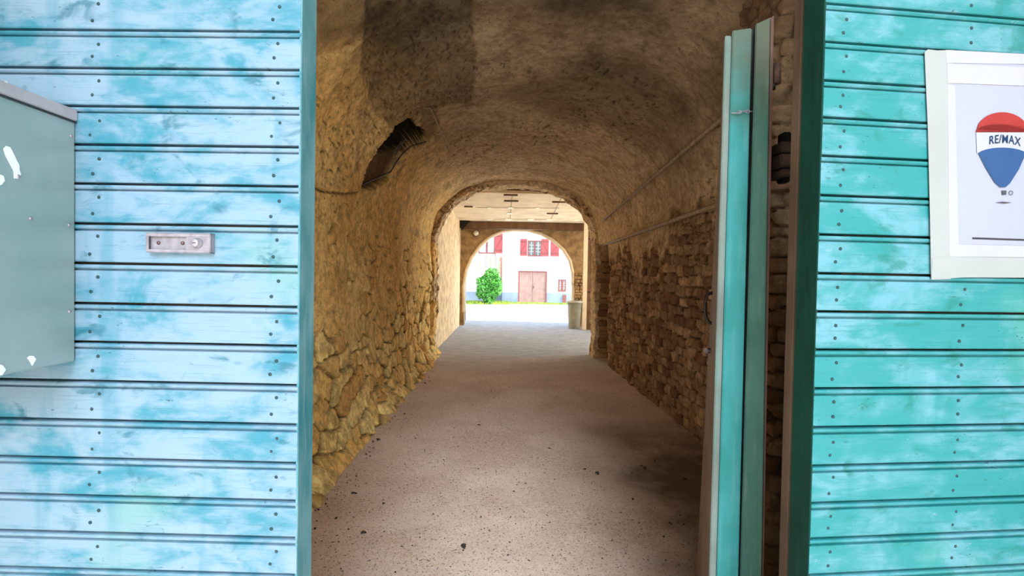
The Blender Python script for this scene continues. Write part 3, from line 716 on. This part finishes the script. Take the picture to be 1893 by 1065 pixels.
for k in range(5):
    x = pc.x + (-.5, -.15, .15, .4, .62)[k]; top = (2.5, 2.75, 2.55, 2.9, 2.3)[k]
    mb = MB(); pts = [(pc.x+rnd.uniform(-.15, .15), YB, 0), ((pc.x+x)/2, YB, top*.5), (x, YB+rnd.uniform(-.1, .1), top)]; mb.tube(pts, [.03, .018, .006], 6)
    for q in range(8):
        z = top - q*.09; mb.hexa([(x-.05, YB, z), (x+.05, YB, z), (x+.05, YB+.01, z), (x-.05, YB+.01, z), (x-.01, YB, z+.07), (x+.01, YB, z+.07), (x+.01, YB+.01, z+.07), (x-.01, YB+.01, z+.07)])
    mb.build('stem', M['stem'] if k % 2 else M['grass'], sb)
r = np.random.RandomState(2); n = 5200
gx = r.uniform(-5, 7, n); gy = BY - .7 - np.abs(r.normal(0, .45, n))*(np.where(gx < .4, 1.6, .35)); gy = np.minimum(gy, BY-.15)
hgt_ = r.uniform(.05, .16, n)*np.where(gx < .4, 1.3, .8); dx = r.uniform(-.04, .04, n); wv = .02
Vg = np.stack([np.stack([gx-wv, gy, 0*gx-.02], 1), np.stack([gx+wv, gy, 0*gx-.02], 1), np.stack([gx+dx+.003, gy, hgt_], 1), np.stack([gx+dx-.003, gy, hgt_], 1)], 1).reshape(-1, 3)
tag(np_mesh('grass', Vg, np.arange(len(Vg)).reshape(-1, 4), M['grass'], None, False), 'yellow-green grass strip along the foot of the courtyard house', 'grass', kind='stuff')

# ------------------------------------------------------------------ gate leaves
GY = 1.2
def board_profile(z_lo, z_hi):      # front outline of one board between two dark joints, (y, z) from bottom to top
    g = .0056; bead_h = .0155
    return [(.030, z_lo), (.022, z_lo), (.0015, z_lo+.0008), (0, z_lo+.0035), (0, z_hi-bead_h-g), (.0085, z_hi-bead_h-g+.0016), (.0085, z_hi-bead_h-.0018), (.0010, z_hi-bead_h),
            (-.0012, z_hi-bead_h+.003), (-.0016, z_hi-bead_h/2-g/2), (-.0004, z_hi-g-.0015), (.0030, z_hi-g), (.022, z_hi-g+.0002), (.030, z_hi-g+.0004)]
def gate_leaf(label, xe, ylines, width, sgn, slope, thick, mats, nailcols, side_label):
    p0 = at(xe, 520, GY); root = empty('gate_leaf', (p0.x, GY, 0), slope); tag(root, label, 'gate leaf')
    zs = [at(xe, y, GY).z for y in ylines]; zs = sorted(zs); step = (zs[-1]-zs[0])/(len(zs)-1)
    while zs[-1] < 2.32: zs.append(zs[-1]+step)
    while zs[0] > step: zs.insert(0, zs[0]-step)
    rr = random.Random(int(xe)); mb = MB()
    for a, b in zip(zs, zs[1:]):
        e = rr.uniform(-.0015, .0015); dy = rr.uniform(-.0008, .0008)
        x0, x1 = sorted((e, sgn*width)); mb.extrude_x([(y+dy, z) for y, z in board_profile(a, b)], x0, x1)
    mb.build('board_panel', mats[0], root)
    x0, x1 = sorted((sgn*.001, sgn*.05)); ex = sgn*.004
    MB().box(*sorted((-sgn*.0025, sgn*.0035)), .001, .035, .03, zs[-1], .001).box(*sorted((-sgn*.0025, sgn*.09)), .0302, thick, .03, zs[-1], .003).build('edge_stile', mats[1], root)
    mb = MB(); mb.box(*sorted((sgn*.09, sgn*width)), .031, .055, .03, zs[-1]-.02)
    mb.build('backing_panel', M['bare_wood'], root)
    # nails, two per board in each column
    nm = None; k = 0
    for (xc, jx) in nailcols:
        for a, b in zip(zs, zs[1:]):
            if b < .75 or a > 2.25: continue
            for q, fr in enumerate((.24, .62)):
                x = sgn*(xc + (jx if q == 0 else 0) + rr.uniform(-.004, .004)); z = a+(b-a)*fr + rr.uniform(-.004, .004)
                if nm is None:
                    m2 = MB(); m2.lathe([(.0001, -.0018), (.0028, -.0016), (.0042, -.0005), (.0043, .001)], (0, 0, 0), 12, 'y'); o = m2.build('nail', M['nail'], root, True); nm = o
                else: o = nm.copy(); C.objects.link(o); o.parent = root
                o.location = (x, 0, z)
    return root, zs
yl = [56, 127, 198, 269.5, 342.5, 417, 491, 566, 638, 711, 784, 855, 925, 994, 1062]
yr = [3, 74, 145.5, 214, 285, 358, 431, 503, 574, 645, 717, 789, 860, 929, 995, 1062]
t_l = .086; t_r = .077
LG, zl = gate_leaf('pale blue weathered board gate leaf at left, carrying the lock plate and metal cabinet', 552, yl, .85, -1, -.036, t_l, (M['gate_l'], M['edge_l']), [(.052, .014), (.497, .018), (.80, .015)], '')
RG, zr = gate_leaf('turquoise weathered board gate leaf at right, carrying the taped poster', 1511.5, yr, 1.0, 1, .085, t_r, (M['gate_r'], M['edge_r']), [(.056, -.006), (.405, -.006), (.80, .01)], '')
# raw batten behind the right leaf
MB().box(-.004, .05, t_r+.001, t_r+.036, .02, 2.30, .004).build('batten', M['batten'], RG)

def on_leaf(px, py, root, slope, off=0.0):        # pixel -> local coordinates on the front of a leaf
    P0 = np.array(root.location); nrm = np.array([-math.sin(slope), math.cos(slope), 0]); d = ray(px, py)
    t = ((P0 - np.array([0, 0, EYE])) @ nrm)/(d @ nrm); q = np.array([0, 0, EYE]) + d*t - P0
    return Vector((q[0]*math.cos(slope)+q[1]*math.sin(slope), off, q[2]))
# ---- lock plate (sits on the left leaf)
sL = -.036
a = on_leaf(279, 431, LG, sL); b = on_leaf(397, 469, LG, sL); w_ = b.x-a.x; hh = a.z-b.z
lw = LG.matrix_basis @ Vector((a.x, 0, b.z))
lk = empty('lock_plate', lw, sL); tag(lk, 'worn zinc slide lock plate with round cylinder on the pale blue boards', 'lock')
f = .016
mb = MB(); mb.box(0, w_, -f, -f+.003, 0, .0075, .0008); mb.box(0, w_, -f, -f+.003, hh-.009, hh, .0008); mb.box(0, .006, -f, -f+.003, .007, hh-.009, .0006); mb.box(w_*.62, w_, -f, -f+.003, .007, hh-.009, .0006)
mb.box(0, .0025, -f, 0, 0, hh); mb.box(w_-.0025, w_, -f, 0, 0, hh); mb.box(0, w_, -f, 0, 0, .0022); mb.box(0, w_, -f, 0, hh-.0022, hh)
mb.build('lock_housing', M['steel'], lk)
MB().box(.004, w_*.62, -.007, -.004, .004, hh-.005, .0005).build('slide_plate', M['steel'], lk)
mb = MB(); mb.lathe([(.0001, -f-.014), (.0085, -f-.014), (.0098, -f-.0125), (.0100, -f-.004), (.0125, -f-.003), (.0125, -f+.001)], (w_*.80, 0, hh*.50), 28, 'y'); cy = mb.build('lock_cylinder', M['steel'], lk, True)
MB().box(w_*.80-.0045, w_*.80+.0045, -f-.0145, -f-.0135, hh*.5-.0012, hh*.5+.0012).build('keyhole', M['screw'], cy)
for k, xx in enumerate((w_*.155, w_*.53)):
    m2 = MB(); m2.lathe([(.0001, -.0105), (.003, -.0100), (.0046, -.008), (.0046, -.006)], (xx, 0, hh*.5), 16, 'y'); s_ = m2.build('screw', M['screw'], lk, True)

# ---- metal cabinet on the left leaf
a = on_leaf(140, 228, LG, sL); b = on_leaf(140, 668, LG, sL); top = on_leaf(136, 204, LG, sL)
bw = LG.matrix_basis @ Vector((a.x, 0, b.z)); depth = .26; width = .30; bh = a.z-b.z; bt = top.z-b.z
mc = empty('metal_cabinet', bw, 0.0); tag(mc, 'grey-green sheet metal cabinet with paint drips, fixed at the left picture edge', 'cabinet')
MB().box(-width, 0, -depth, -.001, 0, bh+.01, .003).build('cabinet_body', M['box'], mc)
mb = MB(); mb.box(-width-.006, .006, -depth-.006, -.001, bh+.004, bt, .002); ld = mb.build('lid', M['box_lid'], mc)
MB().box(-width-.004, .0035, -depth-.004, -.001, bh-.001, bh+.0035).build('lid_gap', M['ink_black'], mc)
def sidept(px, py):
    p = atX(px, py, bw.x); return Vector((0, p.y-bw.y, p.z-bw.z))
def rivet(px, py, r=.0042, mat='steel'):
    p = sidept(px, py); m2 = MB(); m2.blob((0.0, 0, 0), r*.6, r, r, random.Random(1), 2, 0); o = m2.build('rivet', M[mat], mc, True); o.location = (p.x+.001 + (.006 if py < 215 and px > 100 else 0), p.y, p.z); return o
for px, py in ((131, 252), (128, 576), (56, 404), (33, 326), (127, 416)): rivet(px, py)
rivet(130, 215, .006, 'rust')
def drip(pts, name='paint_drip'):
    m2 = MB(); q = [sidept(*p) for p in pts]; m2.poly([v + Vector((.0, 0, 0)) for v in q], (.0012, 0, 0)); m2.build(name, M['white_drip'], mc)
drip([(6, 275), (11, 270), (18, 272), (24, 283), (30, 296), (35, 305), (35, 314), (38, 322), (34, 330), (26, 330), (25, 316), (18, 303), (10, 288)])
drip([(0, 323), (6, 325), (8, 334), (2, 342), (-6, 342), (-6, 323)])
drip([(50, 662), (54, 658), (61, 658), (66, 664), (62, 671), (59, 676), (55, 668)])
drip([(-5, 672), (5, 676), (10, 684), (3, 694), (-5, 694)])
drip([(9, 150), (14, 152), (14, 158), (6, 156)]); 

# ---- poster on the right leaf
sR = .085
P_ = lambda px, py, off=0.0: on_leaf(px, py, RG, sR, off)
po = empty('taped_poster', RG.location, sR); tag(po, 'white paper poster with red, white and blue balloon logo, taped on the turquoise boards', 'poster')
def flat(name, pxs, mat, off, th=.0006, parent=po, smooth=False):
    m2 = MB(); m2.poly([P_(x, y, off) for x, y in pxs], (0, th, 0)); return m2.build(name, M[mat], parent)
# the poster continues out of the frame on the right
paper = flat('paper', [(1740, 112), (2010, 128), (2030, 490), (1750, 482)], 'paper', -.0042, .0015)
flat('tape_strip', [(1706, 98), (1712, 93), (1730, 95), (1757, 94), (1751, 300), (1754, 516), (1718, 517), (1716, 400), (1712, 240)], 'tape', -.0050)
flat('tape_strip', [(1745, 94), (2015, 108), (2014, 122), (1747, 118)], 'tape_w', -.0052)
flat('tape_strip', [(1747, 119), (2015, 132), (2016, 165), (1748, 155)], 'tape_w', -.0056)
flat('tape_strip', [(1750, 474), (2028, 480), (2028, 514), (1776, 513), (1718, 517), (1720, 478)], 'tape', -.0058)
flat('tape_strip', [(1748, 158), (1762, 160), (1768, 452), (1751, 472)], 'tape_w', -.0054)
flat('tape_strip', [(1750, 452), (2028, 458), (2028, 478), (1751, 474)], 'tape_w', -.0055)
# balloon
cx, rx = 1848.0, 48.0
def arcpts(x0, x1, yfun, n=24): return [(x0+(x1-x0)*k/n, yfun(x0+(x1-x0)*k/n)) for k in range(n+1)]
up = lambda x: 246 - 37*math.sqrt(max(0, 1-((x-cx)/rx)**2))
lowred = lambda x: 243.5 - 11.5*math.sqrt(max(0, 1-((x-cx)/(rx+.5))**2)) + .0*x
# scalloped lower edge of the red cap
def lr(x): return lowred(x) - 1.6*abs(math.sin((x-cx+rx)/rx*math.pi*1.5/1.0*.5*1.333))
off0 = -.0064
bal = flat('balloon_red', arcpts(cx-rx, cx+rx, up) + arcpts(cx+rx, cx-rx, lr), 'ink_red', off0)
flat('balloon_white', arcpts(cx-rx, cx+rx, lr) + arcpts(cx+rx-2, cx-rx+2, lambda x: 290 - 16*math.sqrt(max(0, 1-((x-cx)/rx)**2))), 'ink_white', off0+.0004)
flat('balloon_blue', arcpts(cx-rx+4, cx+rx-4, lambda x: 291 - 17*math.sqrt(max(0, 1-((x-cx)/rx)**2))) + [(cx+30, 315), (cx+14, 340), (cx+6, 347), (cx-4, 347), (cx-14, 338), (cx-30, 312)], 'ink_blue', off0)
flat('balloon_basket', [(cx-1, 353), (cx+8, 353), (cx+7, 361), (cx, 361)], 'ink_grey', off0)
m2 = MB(); rg_c = P_(cx+16, 357.5, off0); m2.lathe([(.0048, 0), (.0060, 0), (.0060, .0006), (.0048, .0006)], rg_c, 20, 'y', False); m2.build('registered_mark', M['ink_grey'], po)
flat('balloon_shadow', [(cx-12, 375), (cx, 373.5), (cx+18, 375), (cx+4, 377)], 'ink_grey', off0)
flat('printed_line', [(1794, 439), (2005, 446), (2005, 449.5), (1794, 442.5)], 'ink_black', -.0046)
def text_on(s, name, mat, place, size, parent):
    cu = bpy.data.curves.new('t', 'FONT'); cu.body = s; cu.size = size; cu.extrude = .0003; cu.align_x = 'CENTER'; cu.offset = size*.008; cu.space_character = 1.08
    tmp = bpy.data.objects.new('t', cu); C.objects.link(tmp); dg = bpy.context.evaluated_depsgraph_get(); dg.update()
    me = bpy.data.meshes.new_from_object(tmp.evaluated_get(dg)); bpy.data.objects.remove(tmp)
    for v in me.vertices: v.co = place(v.co)
    o = bpy.data.objects.new(name, me); C.objects.link(o); me.materials.clear(); me.materials.append(mat); o.parent = parent; return o
tc_ = P_(cx+4, 268, 0); sc1 = (P_(cx+40, 262, 0).x - P_(cx-40, 262, 0).x)
def bend(v):
    x = v.x; return Vector((tc_.x + x, off0 - .0004 - abs(v.z), tc_.z + v.y*1.25 - (x/sc1)**2*.045 + .003))
text_on('RE/MAX', 'balloon_lettering', M['ink_blue'], bend, .0245, po)

# ------------------------------------------------------------------ folded pair of leaves standing open in the gateway
FYN, FYF = 1.56, 2.32
fo = empty('folded_gate_leaves', (at(1385, 500, FYN).x, FYN, 0)); tag(fo, 'pair of teal gate leaves folded together and swung inwards, seen edge on', 'folding gate')
ox, oy = fo.location.x, fo.location.y
def strip_leaf(name, t0, t1, b0, b1, dep0, dep1, mat, ytop0, ytop1, shift_t, shift_b, notch=0.0):
    """leaf whose near edge spans the two px columns; back edge shifted in X"""
    A0 = at(t0, ytop0, FYN+dep0); A1 = at(t1, ytop1, FYN+dep0)
    tb = 1500.0
    k = (tb-200)/800.0
    B0 = at(t0+(b0-t0)*k, tb, FYN+dep0); B1 = at(t1+(b1-t1)*k, tb, FYN+dep0)
    zb = .02
    def down(A, B): s = (zb-A.z)/(B.z-A.z); return A + (B-A)*s
    D0, D1 = down(A0, B0), down(A1, B1)
    pts = [D0, D1, D1+Vector((shift_b, dep1-dep0, 0)), D0+Vector((shift_b, dep1-dep0, 0)), A0, A1, A1+Vector((shift_t, dep1-dep0, 0)), A0+Vector((shift_t, dep1-dep0, 0))]
    pts = [p - Vector((ox, oy, 0)) for p in pts]
    return MB().hexa(pts, .003).build(name, mat, fo)
# leaf A: bare inner face, chipped raw edge, teal stile
lfA = strip_leaf('leaf_panel', 1341, 1388, 1316, 1366, .008, FYF-FYN, M['bare_wood'], 66, 60, .327, .265)
strip_leaf('raw_edge_strip', 1340.5, 1352.5, 1315, 1327, -.002, .03, M['raw_edge'], 65, 66, .01, .01)
strip_leaf('teal_stile', 1354, 1390, 1328.5, 1368, -.006, .03, M['leaf_teal'], 56, 51, .01, .01)
# leaf B behind it to the right
strip_leaf('leaf_panel', 1399, 1427, 1373, 1412, .03, FYF-FYN+.02, M['bare_wood'], 44, 30, .30, .26)
strip_leaf('green_stile', 1397.5, 1424, 1372, 1410, .020, .06, M['leaf_green'], 44, 32, .01, .01)
strip_leaf('bare_edge_strip', 1424.5, 1431, 1411, 1414, .024, .05, M['raw_pink'], 34, 28, .01, .01)
strip_leaf('gap_shade_strip', 1389, 1398, 1368.5, 1373, .035, .07, M['iron'], 56, 46, .01, .01)  # dark strip filling the gap between the leaves, stands for its shade
# iron joint wire across the teal edge
a = at(1352, 209, FYN-.012); b = at(1391, 206, FYN-.012); O = Vector((ox, oy, 0))
mb = MB(); mb.tube([a-O, a.lerp(b, .3)-O+Vector((0, -.002, -.003)), a.lerp(b, .5)-O+Vector((0, -.002, .002)), b-O], .0022, 8)
for q in (.35, .75):
    c = a.lerp(b, q)-O; mb.tube([c + Vector((math.cos(t)*.007, -.003, math.sin(t)*.005)) for t in np.linspace(0, 6.283, 14)], .0015, 6, False)
mb.build('joint_wire', M['steel'], fo, True)
# pull handle and lock barrel on the inner face
def inner_pt(px, py, Y): return at(px, py, Y) - O
Yh = 1.80
pts = [inner_pt(1336, 533, Yh+.05), inner_pt(1326, 538, Yh), inner_pt(1309, 544, Yh), inner_pt(1305, 549, Yh), inner_pt(1303.5, 560, Yh), inner_pt(1304, 578, Yh), inner_pt(1306, 589, Yh), inner_pt(1311, 596, Yh), inner_pt(1324, 601, Yh), inner_pt(1336, 604, Yh+.05)]
MB().tube(pts, .0058, 10).build('pull_handle', M['iron'], fo, True)
a, b = inner_pt(1306, 648, Yh), inner_pt(1330, 649, Yh)
lb = MB().tube([a, b], .0095, 16).build('lock_barrel', M['iron'], fo, True)
MB().tube([a+Vector((-.003, -.0005, 0)), a+Vector((.002, 0, 0))], .0098, 16).build('barrel_cap', M['steel'], lb)

# iron hinge on the side wall post, behind the folded leaves
jx0 = at(1436, 300, 1.62)
pg = empty('hinge_block', (at(1450, 290, 1.66).x, 1.66, at(1450, 290, 1.66).z)); tag(pg, 'rusty iron hinge knuckle on masonry between folded leaves and right gate leaf', 'hinge')
def hb_(name, px0, py0, px1, py1, y0, y1, mat='rust', bev=.004):
    p = at(px0, py0, 1.66) - pg.location; q = at(px1, py1, 1.66) - pg.location
    return MB().box(p.x, q.x, y0, y1, q.z, p.z, bev).build(name, M[mat], pg)
hb_('knuckle', 1438, 264, 1464, 284, -.02, .06); hb_('knuckle', 1436, 287, 1463, 311, -.025, .06); hb_('knuckle', 1439, 314, 1464, 329, -.02, .06)
hb_('pin', 1446, 245, 1458, 338, -.012, .03, 'iron')
hb_('hinge_strap', 1461, 255, 1476, 322, -.004, .03)
pg2 = empty('hinge_pin', (at(1433, 134, 1.60).x, 1.60, at(1433, 134, 1.60).z)); tag(pg2, 'short dark iron pin beside the top of the folded grey-green leaf', 'hinge')
p = at(1425, 118, 1.60)-pg2.location; q = at(1446, 155, 1.60)-pg2.location
MB().tube([((p.x+q.x)/2, 0, q.z), ((p.x+q.x)/2, 0, p.z)], .013, 14).build('barrel', M['rust'], pg2, True)
MB().tube([((p.x+q.x)/2-.01, 0, q.z-.02), ((p.x+q.x)/2-.01, 0, q.z)], .007, 10).build('pin_tip', M['iron'], pg2, True)

# masonry pier carrying the hinges behind the right leaf
def masonry_pier():
    path = [(1.98, 2.42), (1.38, 2.42), (1.38, 2.86), (1.98, 2.86)]; zz = np.linspace(-.02, 3.35, 330)
    P = []; N_ = []
    for (a, b), nn_ in zip(zip(path, path[1:]), ((0, -1), (-1, 0), (0, 1))):
        L = math.hypot(b[0]-a[0], b[1]-a[1]); m = int(L/.011)
        for k in range(m):
            t = k/m; P.append((a[0]+(b[0]-a[0])*t, a[1]+(b[1]-a[1])*t)); N_.append(nn_)
    P = np.array(P); N_ = np.array(N_, float)
    for _ in range(3): N_[1:-1] = (N_[:-2]+N_[1:-1]+N_[2:])/3
    s = np.r_[0, np.cumsum(np.hypot(np.diff(P[:, 0]), np.diff(P[:, 1])))]; SS, ZZ = np.meshgrid(s, zz, indexing='ij')
    f1, f2, rid = voro(SS/.19 + (fbm(SS*3, ZZ*3, 400, 3)-.5)*.8, ZZ/.085 + (fbm(SS*2, ZZ*2, 405, 3)-.5)*1.2, .5, 41, .5); ed = sstep(.02, .18, f2-f1)
    d = ed*.03 + (rid-.5)*.05 + (fbm(SS*1.7, ZZ*1.7, 410, 3)-.5)*.08 + (fbm(SS*12, ZZ*12, 415, 3)-.5)*.03
    X_ = P[:, 0][:, None] + N_[:, 0][:, None]*d; Y_ = P[:, 1][:, None] + N_[:, 1][:, None]*d
    A_ = np.stack([.4+.6*sstep(.40, .55, fbm(SS*1.5, ZZ*1.5, 420, 3)), rid, 0*d+.62, ed], -1)
    tag(np_mesh('wall_pier', np.stack([X_, Y_, ZZ], -1).reshape(-1, 3), grid_quads(len(P), len(zz)), M['wall_r'], A_.reshape(-1, 4)), kind='structure')
masonry_pier()
# ------------------------------------------------------------------ conduit and plaster ledge on the right wall
def pipe(name, pa, pb, r, label, mat, n=40, wob=.006):
    A_, B_ = hit(*pa, off=.0), hit(*pb, off=.0); rr = random.Random(int(pa[0])); pts = []
    # keep on the wall surface: interpolate depth and height, solve X on the profile
    for k in range(n+1):
        t = k/n; y = A_.y + (B_.y-A_.y)*t; z = A_.z + (B_.z-A_.z)*t
        x = XR if z < SPR else XC + AA*max(0, 1-((z-SPR)/BB)**NN)**(1/NN)
        i = np.searchsorted(YS, y); i = min(max(i, 0), len(YS)-1)
        # true displaced surface position
        col = VZ[:, i]; xs = VX[:, i]; m_ = xs > XC
        j = np.argmin(np.abs(col[m_]-z)); xd = xs[m_][j]
        pts.append((xd - r*1.0 + rr.uniform(-wob, wob)*.5, y, z + rr.uniform(-wob, wob)*.4))
    arr = np.array(pts); t_ = np.linspace(0, 1, n+1); cf = np.polyfit(t_, arr[:, 0], 1); li = np.polyval(cf, t_)
    li -= max(0, np.max(li-arr[:, 0]))*.75; arr[:, 0] = li + np.array([rr.uniform(-.002, .002) for _ in t_]); pts = [tuple(p) for p in arr]
    return tag(MB().tube(pts, r, 10).build(name, mat, None, True), label, 'pipe')
pipe('conduit', (1430, 157), (1118, 407), .020, 'upper dusty conduit running along the right haunch of the vault', M['pipe'])
pipe('conduit', (1430, 354), (1115, 453), .024, 'plaster ledge modelled as a pipe, running along the right wall just above the bricks', M['pipe'])

# cables and cracks on the vault
def surf_cable(name, pxs, r, mat, label, off=.02):
    pts = []
    for a, b in zip(pxs, pxs[1:]):
        for k in range(4):
            t = k/4; pts.append(hit(a[0]+(b[0]-a[0])*t, a[1]+(b[1]-a[1])*t, off))
    pts.append(hit(*pxs[-1], off)); return tag(MB().tube(pts, r, 6).build(name, mat, None, True), label, 'cable')
surf_cable('cable', [(766, 195), (796, 201), (803, 215), (810, 232), (817, 246), (827, 262), (829, 270), (838, 292), (850, 313), (853, 319), (862, 336), (872, 352)], .0065, M['cable'], 'thin pale cable dropping down the vault from above the hole', .05)
surf_cable('cable', [(788, 262), (760, 270), (744, 284), (734, 298), (722, 318), (702, 327), (680, 336), (666, 342)], .0075, M['cable_d'], 'loose dark cable hanging out of the hole in the vault', .04)
def lath(pa, pb, label):
    p, q = hit(*pa, -.02), hit(*pb, .02)
    return tag(MB().tube([p, q], .008, 6).build('broken_lath', M['lath']), label, 'lath')
lath((750, 256), (730, 287), 'longer grey lath leaning in the hole of the vault, on the right'); lath((743, 262), (726, 283), 'shorter grey lath leaning in the hole of the vault, on the left')

# ------------------------------------------------------------------ debris on the floor
def ground(px, py): d = ray(px, py); t = -EYE/d[2]; return Vector((d[0]*t, d[1]*t, 0))
def fz(x, y):
    X1, Y1 = np.array([[x]]), np.array([[y]]); return float(((fbm(X1*1.5, Y1*1.5, 200, 3)-.5)*.03 + (fbm(X1*12, Y1*12, 210, 3)-.5)*.008)[0, 0])
rnd = random.Random(77); src = None
spots = [(699, 814, 1.6, 'largest dark curled leaf on the floor at left, near the stone wall foot'), (885, 788, 1.1, 'dark dry leaf near the middle of the floor, farthest in'), (1016, 829, 1.0, 'dark dry leaf at the middle of the floor by the shadow edge'),
         (1104, 876, 1.4, None), (1081, 868, 1.1, None), (1192, 867, 1.2, None), (1186, 862, .8, None), (1168, 874, .8, None), (1266, 886, 1.1, None), (1170, 924, .8, None), (1239, 968, .8, None), (857, 1014, 1.3, 'dark dry leaf in the foreground middle of the lit floor'),
         (655, 914, 1.3, None), (672, 988, 1.2, None), (600, 882, 1.6, None), (786, 710, 1.3, None), (622, 960, .7, None), (709, 932, .9, None), (748, 766, .8, None), (820, 852, .6, None), (884, 866, .6, None), (950, 908, .6, None), (768, 812, .7, None)]
for px, py, s, lb_ in spots:
    g = ground(px, py)
    if src is None:
        m2 = MB(); bm = m2.bm; rows = []
        for i in range(9):
            u = i/8; w2 = .5*math.sin(math.pi*u)**.7*(1+.25*math.sin(u*17)); rows.append([bm.verts.new(((u-.5)*1.3, w2*v_, .28*abs(v_)**1.5+.12*math.sin(u*5)+.05)) for v_ in (-1, -.5, 0, .5, 1)])
        for a, b in zip(rows, rows[1:]):
            for k in range(4):
                try: bm.faces.new([a[k], a[k+1], b[k+1], b[k]])
                except Exception: pass
        o = m2.build('dry_leaf', M['debris']); sl = o.modifiers.new('s', 'SOLIDIFY'); sl.thickness = .06; src = o
    else: o = src.copy(); C.objects.link(o)
    k = .022*s; o.scale = (k, k, k); o.location = (g.x, g.y, fz(g.x, g.y)+k*.05); o.rotation_euler = (rnd.uniform(-.25, .25), rnd.uniform(-.2, .2), rnd.uniform(0, 6))
    if lb_: tag(o, lb_, 'leaf')
    elif px > 1050: tag(o, 'dark dry leaf scrap on the shadowed right half of the tunnel floor', 'leaf', 'leaf scraps on the shadowed side')
    else: tag(o, 'dark dry leaf scrap on the lit left half of the tunnel floor', 'leaf', 'leaf scraps on the lit side')
# loose grit
r = np.random.RandomState(9); n = 2600
gx = r.uniform(-1.2, 1.7, n); gy = 2.2 + 6*r.rand(n)**1.7; gz = (fbm(gx*1.5, gy*1.5, 200, 3)-.5)*.03 + (fbm(gx*12, gy*12, 210, 3)-.5)*.008
base = np.array([[0, 0, 1], [1, 0, 0], [0, 1, 0], [-1, 0, 0], [0, -1, 0], [0, 0, -1]], float)
sz = .002 + .004*r.rand(n)**3
edge_n = 160; gx[:edge_n] = -1.16 + np.abs(r.normal(0, .10, edge_n)); sz[:edge_n] = .003+.007*r.rand(edge_n)**2
Vp = (base[None]*sz[:, None, None]*r.uniform(.6, 1.4, (n, 6, 1)) + np.stack([gx, gy, gz+sz*.4], 1)[:, None, :]).reshape(-1, 3)
fq = np.array([[0, 1, 5, 2], [0, 3, 5, 4], [0, 2, 5, 3], [0, 4, 5, 1]]); Qp = (fq[None] + (np.arange(n)*6)[:, None, None]).reshape(-1, 4)
tag(np_mesh('grit', Vp, Qp, M['pebble'], None, False), 'loose pale grit scattered over the tunnel floor', 'grit', kind='stuff')
